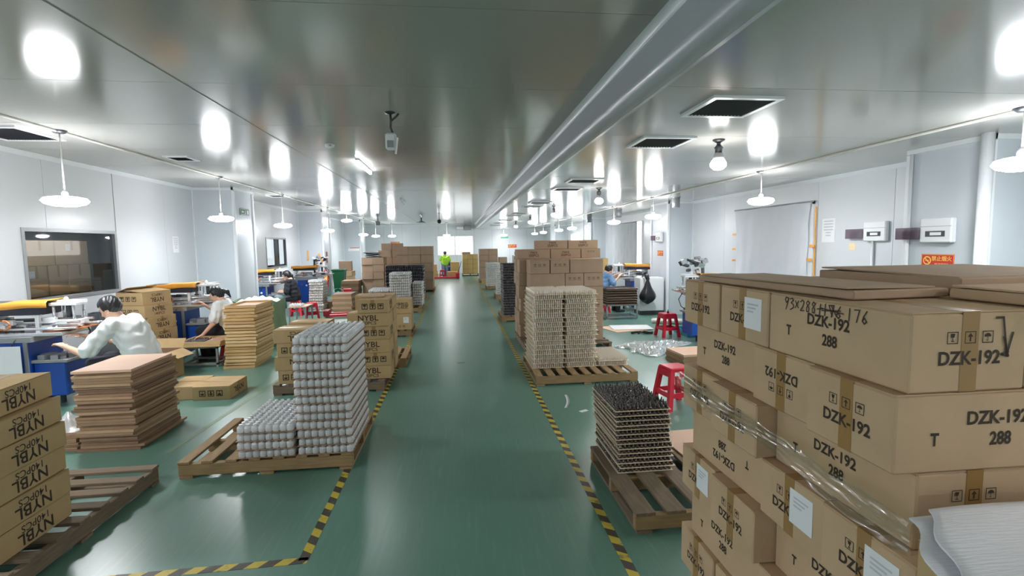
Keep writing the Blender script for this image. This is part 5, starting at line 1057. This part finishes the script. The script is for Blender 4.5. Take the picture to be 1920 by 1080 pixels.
# ------------------------------------------------------------------ people: smooth distance fields turned into one skin surface
class Field:
    def __init__(s, lo, hi, h):
        s.h = h; s.lo = np.array(lo, float); n = np.ceil((np.array(hi)-s.lo)/h).astype(int)+1
        s.F = np.full(n, 0.5, np.float32); s.ax = [s.lo[i]+h*np.arange(n[i]) for i in range(3)]
    def sub(s, lo, hi):
        i0 = np.maximum(0, np.floor((np.array(lo)-s.lo)/s.h).astype(int)); i1 = np.minimum(s.F.shape, np.ceil((np.array(hi)-s.lo)/s.h).astype(int)+1)
        sl = tuple(slice(a, b) for a, b in zip(i0, i1)); G = np.meshgrid(*[s.ax[i][sl[i]] for i in range(3)], indexing='ij', sparse=True)
        return sl, G
    def mix(s, sl, d, k):
        a = s.F[sl]; d = d.astype(np.float32)
        if k <= 0: s.F[sl] = np.minimum(a, d); return
        h = np.clip(0.5+0.5*(a-d)/k, 0, 1); s.F[sl] = a*(1-h)+d*h-k*h*(1-h)
    def cap(s, p, q, r0, r1=None, k=0.02, flat=None):
        r1 = r0 if r1 is None else r1; p = np.array(p, float); q = np.array(q, float); m = max(r0, r1)+k+2*s.h
        sl, (X, Y, Z) = s.sub(np.minimum(p, q)-m, np.maximum(p, q)+m); d = q-p; L = max(1e-9, d@d)
        t = np.clip(((X-p[0])*d[0]+(Y-p[1])*d[1]+(Z-p[2])*d[2])/L, 0, 1)
        s.mix(sl, np.sqrt((X-p[0]-t*d[0])**2+(Y-p[1]-t*d[1])**2+(Z-p[2]-t*d[2])**2)-(r0+t*(r1-r0)), k); return s
    def ell(s, c, r, k=0.02, R=None, sub=False):
        c = np.array(c, float); r = np.array(r, float); m = max(r)+k+2*s.h; sl, (X, Y, Z) = s.sub(c-m, c+m); R = np.eye(3) if R is None else R
        x, y, z = X-c[0], Y-c[1], Z-c[2]
        u = (R[0,0]*x+R[1,0]*y+R[2,0]*z)/r[0]; v = (R[0,1]*x+R[1,1]*y+R[2,1]*z)/r[1]; w_ = (R[0,2]*x+R[1,2]*y+R[2,2]*z)/r[2]
        n1 = np.sqrt(u*u+v*v+w_*w_); d = (n1-1)*min(r) if not sub else (n1-1)*min(r)
        if sub: s.F[sl] = np.maximum(s.F[sl], -d.astype(np.float32))
        else: s.mix(sl, d, k)
        return s
    def cut(s, p, n):
        """keep the side the normal points away from"""
        sl, (X, Y, Z) = s.sub(s.lo, s.lo+s.h*np.array(s.F.shape)); s.F = np.maximum(s.F, ((X-p[0])*n[0]+(Y-p[1])*n[1]+(Z-p[2])*n[2]).astype(np.float32)); return s
    def mesh(s, name, m):
        F = s.F; I = F < 0; nx, ny, nz = F.shape; c = np.zeros((nx-1, ny-1, nz-1), np.int8)
        for a in (0, 1):
            for b in (0, 1):
                for d in (0, 1): c += I[a:nx-1+a, b:ny-1+b, d:nz-1+d]
        act = (c > 0) & (c < 8); ci = np.argwhere(act); idx = np.full(act.shape, -1, np.int64); idx[act] = np.arange(len(ci))
        acc = np.zeros((len(ci), 3)); cnt = np.zeros(len(ci)); E = []
        for ax in range(3):
            for u in (0, 1):
                for v in (0, 1):
                    a = [0, 0, 0]; a[(ax+1) % 3] = u; a[(ax+2) % 3] = v; b = list(a); b[ax] = 1; E.append((np.array(a), np.array(b)))
        for a, b in E:
            A = ci+a; B = ci+b; fa = F[A[:,0], A[:,1], A[:,2]]; fb = F[B[:,0], B[:,1], B[:,2]]; x = (fa < 0) != (fb < 0)
            t = np.where(x, fa/np.where(x, fa-fb, 1), 0); P = a+t[:, None]*(b-a); acc += P*x[:, None]; cnt += x
        V = s.lo+s.h*(ci+acc/np.maximum(cnt, 1)[:, None]); Q = []
        for ax in range(3):
            o1, o2 = (ax+1) % 3, (ax+2) % 3; sl0 = [slice(None)]*3; sl1 = [slice(None)]*3; sl0[ax] = slice(0, -1); sl1[ax] = slice(1, None)
            x = np.argwhere(I[tuple(sl0)] != I[tuple(sl1)]); x = x[(x[:, o1] > 0) & (x[:, o2] > 0) & (x[:, o1] < F.shape[o1]-1) & (x[:, o2] < F.shape[o2]-1)]
            if not len(x): continue
            def g(d1, d2): y = x.copy(); y[:, o1] += d1; y[:, o2] += d2; return idx[y[:,0], y[:,1], y[:,2]]
            q = np.stack([g(-1,-1), g(0,-1), g(0,0), g(-1,0)], 1); ins = I[x[:,0], x[:,1], x[:,2]]; q[~ins] = q[~ins][:, ::-1]; Q.append(q)
        Q = np.concatenate(Q); me = bpy.data.meshes.new(name); me.vertices.add(len(V)); me.vertices.foreach_set('co', V.ravel()); me.loops.add(Q.size); me.loops.foreach_set('vertex_index', Q.ravel().astype(np.int32))
        me.polygons.add(len(Q)); me.polygons.foreach_set('loop_start', (np.arange(len(Q))*4).astype(np.int32)); me.update(calc_edges=True); me.validate(); me.polygons.foreach_set('use_smooth', np.ones(len(me.polygons), bool)); me.materials.append(m); return me
def V3(*a): return np.array(a, float)
def unit(v): return v/np.linalg.norm(v)
def hand_caps(f, w, d, n, side, curl=0.5, s=1.0):
    """palm along d, back of the hand along n, thumb on the given side"""
    d = unit(np.array(d, float)); n = np.array(n, float); n = unit(n-d*(n@d)); l = np.cross(n, d)*side; w = np.array(w, float)
    for j in (-1, -0.33, 0.33, 1): f.cap(w+d*0.012+l*0.012*j, w+d*0.085*s+l*0.03*j*s, 0.015*s, 0.0115*s, 0.012)
    for j, ln in ((1, 0.070), (0.33, 0.078), (-0.33, 0.073), (-1, 0.058)):
        b = w+d*0.088*s+l*0.03*j*s; c1, c2 = curl*0.7, curl*1.6
        d1 = d*math.cos(c1)-n*math.sin(c1); d2 = d*math.cos(c2)-n*math.sin(c2); m = b+d1*ln*0.52*s; f.cap(b-d*0.01, m, 0.0098*s, 0.0088*s, 0.004); f.cap(m, m+d2*ln*0.5*s, 0.0088*s, 0.0074*s, 0.003)
    b = w+d*0.022+l*0.024; m = b+(d*0.6+l*0.75-n*0.2)*0.042*s; f.cap(b, m, 0.0125*s, 0.0105*s, 0.008); f.cap(m, m+(d*0.9+l*0.25-n*0.3)*0.034*s, 0.0105*s, 0.0085*s, 0.004)
def person(label, loc, rz, J, shirt, trousers, h=0.007, hair='short', sleeve=0.75, apron=None, female=False, skirt=False, shoes=True, scale=1.0):
    """J: joints in local space, x forward, y to the person's left"""
    r = thing('person', label, 'person', loc, rz); g = {k: V3(*v) for k, v in J.items()}
    pts = np.array(list(g.values())); lo = pts.min(0)-0.22; hi = pts.max(0)+0.25; lo[2] = max(lo[2], -0.03)
    B = Field(lo, hi, h); sw = 0.92 if female else 1.0
    fd = unit(g['face']-g['head']); ud = unit(g['head']-g['neck']); ud = unit(ud-fd*(ud@fd)); ld = np.cross(ud, fd); R = np.stack([fd, ld, ud], 1); hc = g['head']
    P = lambda x, y, z: hc+fd*x+ld*y+ud*z
    B.ell(P(-0.012, 0, 0.03), (0.095, 0.076, 0.088), 0.02, R); B.ell(P(0.018, 0, -0.045), (0.068, 0.060, 0.072), 0.04, R); B.ell(P(0.055, 0, -0.092), (0.022, 0.024, 0.020), 0.03, R)   # skull, jaw, chin
    B.cap(P(0.078, 0, 0.004), P(0.098, 0, -0.028), 0.009, 0.012, 0.012); 
    for s_ in (-1, 1):
        B.ell(P(0.083, 0.031*s_, 0.006), (0.012, 0.017, 0.010), 0, R, True); B.ell(P(0.066, 0.031*s_, 0.005), (0.014, 0.014, 0.012), 0.004, R)
        B.ell(P(-0.005, 0.074*s_, -0.012), (0.020, 0.009, 0.032), 0.008, R)
    B.cap(g['neck']-ud*0.02, P(-0.02, 0, -0.05), 0.052*sw, 0.050*sw, 0.03)
    ch, pe = g['chest'], g['pelvis']
    for t in np.linspace(0, 1, 6):
        c = pe+(ch-pe)*t; wd = 0.145 if t < 0.5 else 0.155; 
        for s_ in (-1, 1): B.cap(c+V3(0, 0.055*s_, 0), c+V3(0, -0.055*s_, 0), 0.095*sw+0.012*t, None, 0.05)
    B.cap(ch, g['neck']-ud*0.01, 0.10*sw, 0.06, 0.06)
    for s_, k in ((1, 'l'), (-1, 'r')):
        B.cap(ch+V3(0, 0.05*s_, 0.03), g['sho_'+k], 0.07*sw, 0.056*sw, 0.05); B.cap(g['sho_'+k], g['elb_'+k], 0.050*sw, 0.040*sw, 0.03); B.cap(g['elb_'+k], g['wri_'+k], 0.039*sw, 0.025*sw, 0.02)
        B.cap(pe+V3(0, 0.08*s_, -0.02), g['kne_'+k], 0.085, 0.056, 0.05); B.cap(g['kne_'+k], g['ank_'+k], 0.054, 0.036, 0.03); B.cap(g['ank_'+k]-V3(0, 0, 0.03), g['toe_'+k], 0.036, 0.028, 0.02)
        dr = g.get('hand_'+k); dr = unit(g['wri_'+k]-g['elb_'+k]) if dr is None else dr-g['wri_'+k]
        hand_caps(B, g['wri_'+k], dr, V3(0, 0, 1) if abs(unit(dr)[2]) < 0.8 else V3(1, 0, 0), -s_, 0.55)
    body = ob('body', B.mesh('body', M_skin), r)
    # shirt
    S = Field(lo, hi, h); e = 0.021
    for t in np.linspace(0, 1, 6):
        c = pe+(ch-pe)*t; S.cap(c+V3(0, 0.06, 0), c+V3(0, -0.06, 0), 0.098*sw+0.012*t+e+0.014*(1-t), None, 0.05)
    S.cap(ch, g['neck']-ud*0.035, 0.10*sw+e, 0.055+e, 0.06)
    for s_, k in ((1, 'l'), (-1, 'r')):
        q = g['sho_'+k]+(g['elb_'+k]-g['sho_'+k])*min(1, sleeve); S.cap(ch+V3(0, 0.05*s_, 0.03), g['sho_'+k], 0.07*sw+e, 0.058*sw+e, 0.05); S.cap(g['sho_'+k], q, 0.058*sw+e, 0.056*sw+e+0.008, 0.02)
        if sleeve > 1: S.cap(q, g['elb_'+k]+(g['wri_'+k]-g['elb_'+k])*(sleeve-1), 0.040*sw+e, 0.032+e, 0.02)
    rn = np.random.default_rng(5); gx, gy, gz = np.meshgrid(*S.ax, indexing='ij', sparse=True)
    S.F += (0.005*np.sin(gx*38+gz*22+3*np.sin(gy*21))+0.004*np.sin(gz*60-gx*30+gy*18+2*np.sin(gx*17))).astype(np.float32)
    ob('shirt', S.mesh('shirt', shirt), r)
    T = Field(lo, hi, h); e = 0.014
    T.cap(pe+V3(0, 0.06, 0.02), pe+V3(0, -0.06, 0.02), 0.112, None, 0.05)
    for s_, k in ((1, 'l'), (-1, 'r')):
        T.cap(pe+V3(0, 0.08*s_, -0.02), g['kne_'+k], 0.085+e, 0.058+e, 0.05); T.cap(g['kne_'+k], g['kne_'+k]+(g['ank_'+k]-g['kne_'+k])*0.94, 0.056+e, 0.048+e, 0.03)
    if skirt: T.cap(pe, (g['kne_l']+g['kne_r'])/2, 0.12, 0.10, 0.08)
    ob('trousers', T.mesh('trousers', trousers), r)
    if shoes:
        for k in 'lr':
            Q = Field(np.minimum(g['ank_'+k], g['toe_'+k])-0.1, np.maximum(g['ank_'+k], g['toe_'+k])+0.1, 0.008); Q.cap(g['ank_'+k]-V3(0.02, 0, 0.03), g['toe_'+k], 0.044, 0.036, 0.02); Q.cut(V3(0, 0, 0.002), V3(0, 0, -1)); ob('shoe', Q.mesh('shoe', M_shoe), r)
    if apron is not None:
        A = Field(lo, hi, h); A.cap(pe+V3(0.03, 0.06, 0.08), pe+V3(0.03, -0.06, 0.08), 0.118, None, 0.04); A.cap(pe+V3(0.1, 0.07, 0.03), g['kne_l']+V3(0, 0, 0.02), 0.10, 0.085, 0.04); A.cap(pe+V3(0.1, -0.07, 0.03), g['kne_r']+V3(0, 0, 0.02), 0.10, 0.085, 0.04); ob('apron', A.mesh('apron', apron), r)
    # hair
    hl = hc-0.3; hh = hc+0.3; H = Field(hl, hh, 0.006)
    H.ell(P(-0.020, 0, 0.046), (0.112, 0.094, 0.102), 0.02, R)
    if hair != 'short': H.ell(P(-0.05, 0, -0.01), (0.075, 0.084, 0.085), 0.03, R)
    else: H.ell(P(-0.05, 0, 0.0), (0.066, 0.080, 0.075), 0.03, R)
    hx, hy, hz = np.meshgrid(*H.ax, indexing='ij', sparse=True)
    H.F += (0.003*np.sin(hx*120+hy*60)*np.sin(hz*90+hy*80)).astype(np.float32)
    # open the face: remove what lies in front of a slanted plane below the hairline
    fx = (hx-hc[0])*fd[0]+(hy-hc[1])*fd[1]+(hz-hc[2])*fd[2]; uz = (hx-hc[0])*ud[0]+(hy-hc[1])*ud[1]+(hz-hc[2])*ud[2]
    faceo = np.minimum(fx-0.036, 0.066-uz); H.F = np.maximum(H.F, faceo.astype(np.float32)); H.F = np.maximum(H.F, np.minimum(-0.045-uz, fx+0.03).astype(np.float32))
    if hair == 'pony': 
        H.ell(P(-0.115, 0, 0.015), (0.03, 0.03, 0.03), 0.02, R); a = P(-0.13, 0, 0.02); b = a+fd*-0.07-V3(0, 0, 0.06); c = b-fd*0.05-V3(0, 0, 0.11); H.cap(a, b, 0.028, 0.034, 0.02); H.cap(b, c, 0.034, 0.014, 0.02)
    if hair == 'bun': H.ell(P(-0.12, 0, -0.03), (0.04, 0.04, 0.045), 0.02, R); H.cap(P(-0.13, 0.0, -0.05), P(-0.12, 0, -0.13), 0.03, 0.016, 0.02)
    ob('hair', H.mesh('hair', M_hair), r)
    if scale != 1: r.scale = (scale,)*3
    for s_ in (-1, 1):
        MB().lathe([(0.001, -0.006), (0.006, -0.003), (0.0072, 0), (0.006, 0.003), (0.001, 0.006)], 10).build('eye', M_eye, r, P(0.0775, 0.031*s_, 0.005))
        q = P(0.078, 0.031*s_, 0.026); w_ = MB(); w_.tube([q-ld*0.014, q+ud*0.004, q+ld*0.014], 0.003, 6).build('eyebrow', M_hair, r)
    q = P(0.083, 0, -0.058); MB().tube([q-ld*0.018-fd*0.006, q+fd*0.001, q+ld*0.018-fd*0.006], 0.0048, 8).build('lips', M_lip, r)
    return r
def J_sit(lean=0.2, seat=0.46, head=(0, 0), **kw):
    x = lean
    d = dict(pelvis=(0, 0, seat+0.07), chest=(x*0.75, 0, seat+0.43-x*0.12), neck=(x*1.15, 0, seat+0.58-x*0.22), head=(x*1.45+0.03, 0, seat+0.70-x*0.38), face=(x*1.45+0.03+1, 0, seat+0.70-x*0.38-0.55),
             sho_l=(x*1.0, 0.185, seat+0.52-x*0.2), sho_r=(x*1.0, -0.185, seat+0.52-x*0.2), kne_l=(0.44, 0.13, seat+0.05), kne_r=(0.44, -0.13, seat+0.05), ank_l=(0.40, 0.13, 0.075), ank_r=(0.40, -0.13, 0.075), toe_l=(0.56, 0.14, 0.035), toe_r=(0.56, -0.14, 0.035),
             elb_l=(x+0.20, 0.24, seat+0.30), elb_r=(x+0.20, -0.24, seat+0.30), wri_l=(x+0.42, 0.12, seat+0.33), wri_r=(x+0.42, -0.12, seat+0.33)); d.update(kw); return d
# man in white: faces -x, the camera sees his left side
person('black-haired man in white T-shirt bending over the near left machine', (-3.77, 6.40, 0), PI, J_sit(0.20, 0.44, chest=(0.13, 0, 0.84), sho_l=(0.20, 0.19, 0.91), sho_r=(0.20, -0.19, 0.91), elb_l=(0.44, 0.27, 0.62), wri_l=(0.67, 0.20, 0.70), hand_l=(0.76, 0.16, 0.73), elb_r=(0.42, -0.24, 0.66), wri_r=(0.66, -0.10, 0.76), head=(0.345, 0.03, 1.075), face=(1.0, 0.05, 0.70), neck=(0.245, 0.0, 0.955)), M_shirtw, M_trous, 0.0065, 'short', 0.85, scale=1.08)
person('woman with black ponytail in white top and dark apron reaching to a tray', (-3.80, 8.86, 0), PI, J_sit(0.14, 0.42, head=(0.20, 0.02, 1.09), face=(0.85, 0.15, 0.72), neck=(0.13, 0, 0.97), elb_l=(0.17, 0.31, 0.63), wri_l=(0.30, 0.40, 0.46), hand_l=(0.38, 0.42, 0.43), elb_r=(0.25, -0.2, 0.72), wri_r=(0.42, -0.05, 0.88), hand_r=(0.48, -0.03, 0.95)), M_shirtw, M_shirtk, 0.0065, 'pony', 0.75, M_shirtk, True)
person('woman in black with a grey teal apron at the third left machine', (-4.36, 14.05, 0), PI, J_sit(0.12, 0.43, head=(0.14, 0, 1.10), face=(0.9, 0.05, 0.80), neck=(0.10, 0, 0.98), elb_l=(0.14, 0.26, 0.66), wri_l=(0.32, 0.14, 0.66), elb_r=(0.16, -0.24, 0.66), wri_r=(0.34, -0.1, 0.68)), M_shirtk, M_trous, 0.008, 'bun', 0.95, M_apron, True)
person('man in light blue shirt working at the right machine', (3.85, 12.95, 0), 0.12, J_sit(0.12, 0.47, head=(0.17, 0, 1.20), face=(1.0, 0.05, 0.95), neck=(0.12, 0, 1.07), elb_l=(0.22, 0.24, 0.80), wri_l=(0.44, 0.1, 0.98), elb_r=(0.22, -0.24, 0.78), wri_r=(0.44, -0.12, 0.96)), M_shirtb, M_trous, 0.008, 'short', 0.9)
st_ = dict(pelvis=(0, 0, 0.80), chest=(0.03, 0, 1.08), neck=(0.05, 0, 1.24), head=(0.09, 0, 1.36), face=(1.0, 0, 1.1), sho_l=(0.03, 0.18, 1.18), sho_r=(0.03, -0.18, 1.18), elb_l=(0.06, 0.28, 0.95), elb_r=(0.06, -0.28, 0.95), wri_l=(0.26, 0.22, 0.92), wri_r=(0.26, -0.22, 0.92),
           kne_l=(0.02, 0.1, 0.43), kne_r=(0.02, -0.1, 0.43), ank_l=(0, 0.1, 0.075), ank_r=(0, -0.1, 0.075), toe_l=(0.15, 0.11, 0.035), toe_r=(0.15, -0.11, 0.035))
person('distant worker in lime shirt standing with back turned at the far window', (-0.66, 29.6, 0), PI/2, st_, M_shirtg, M_denim, 0.009, 'short', 0.8)
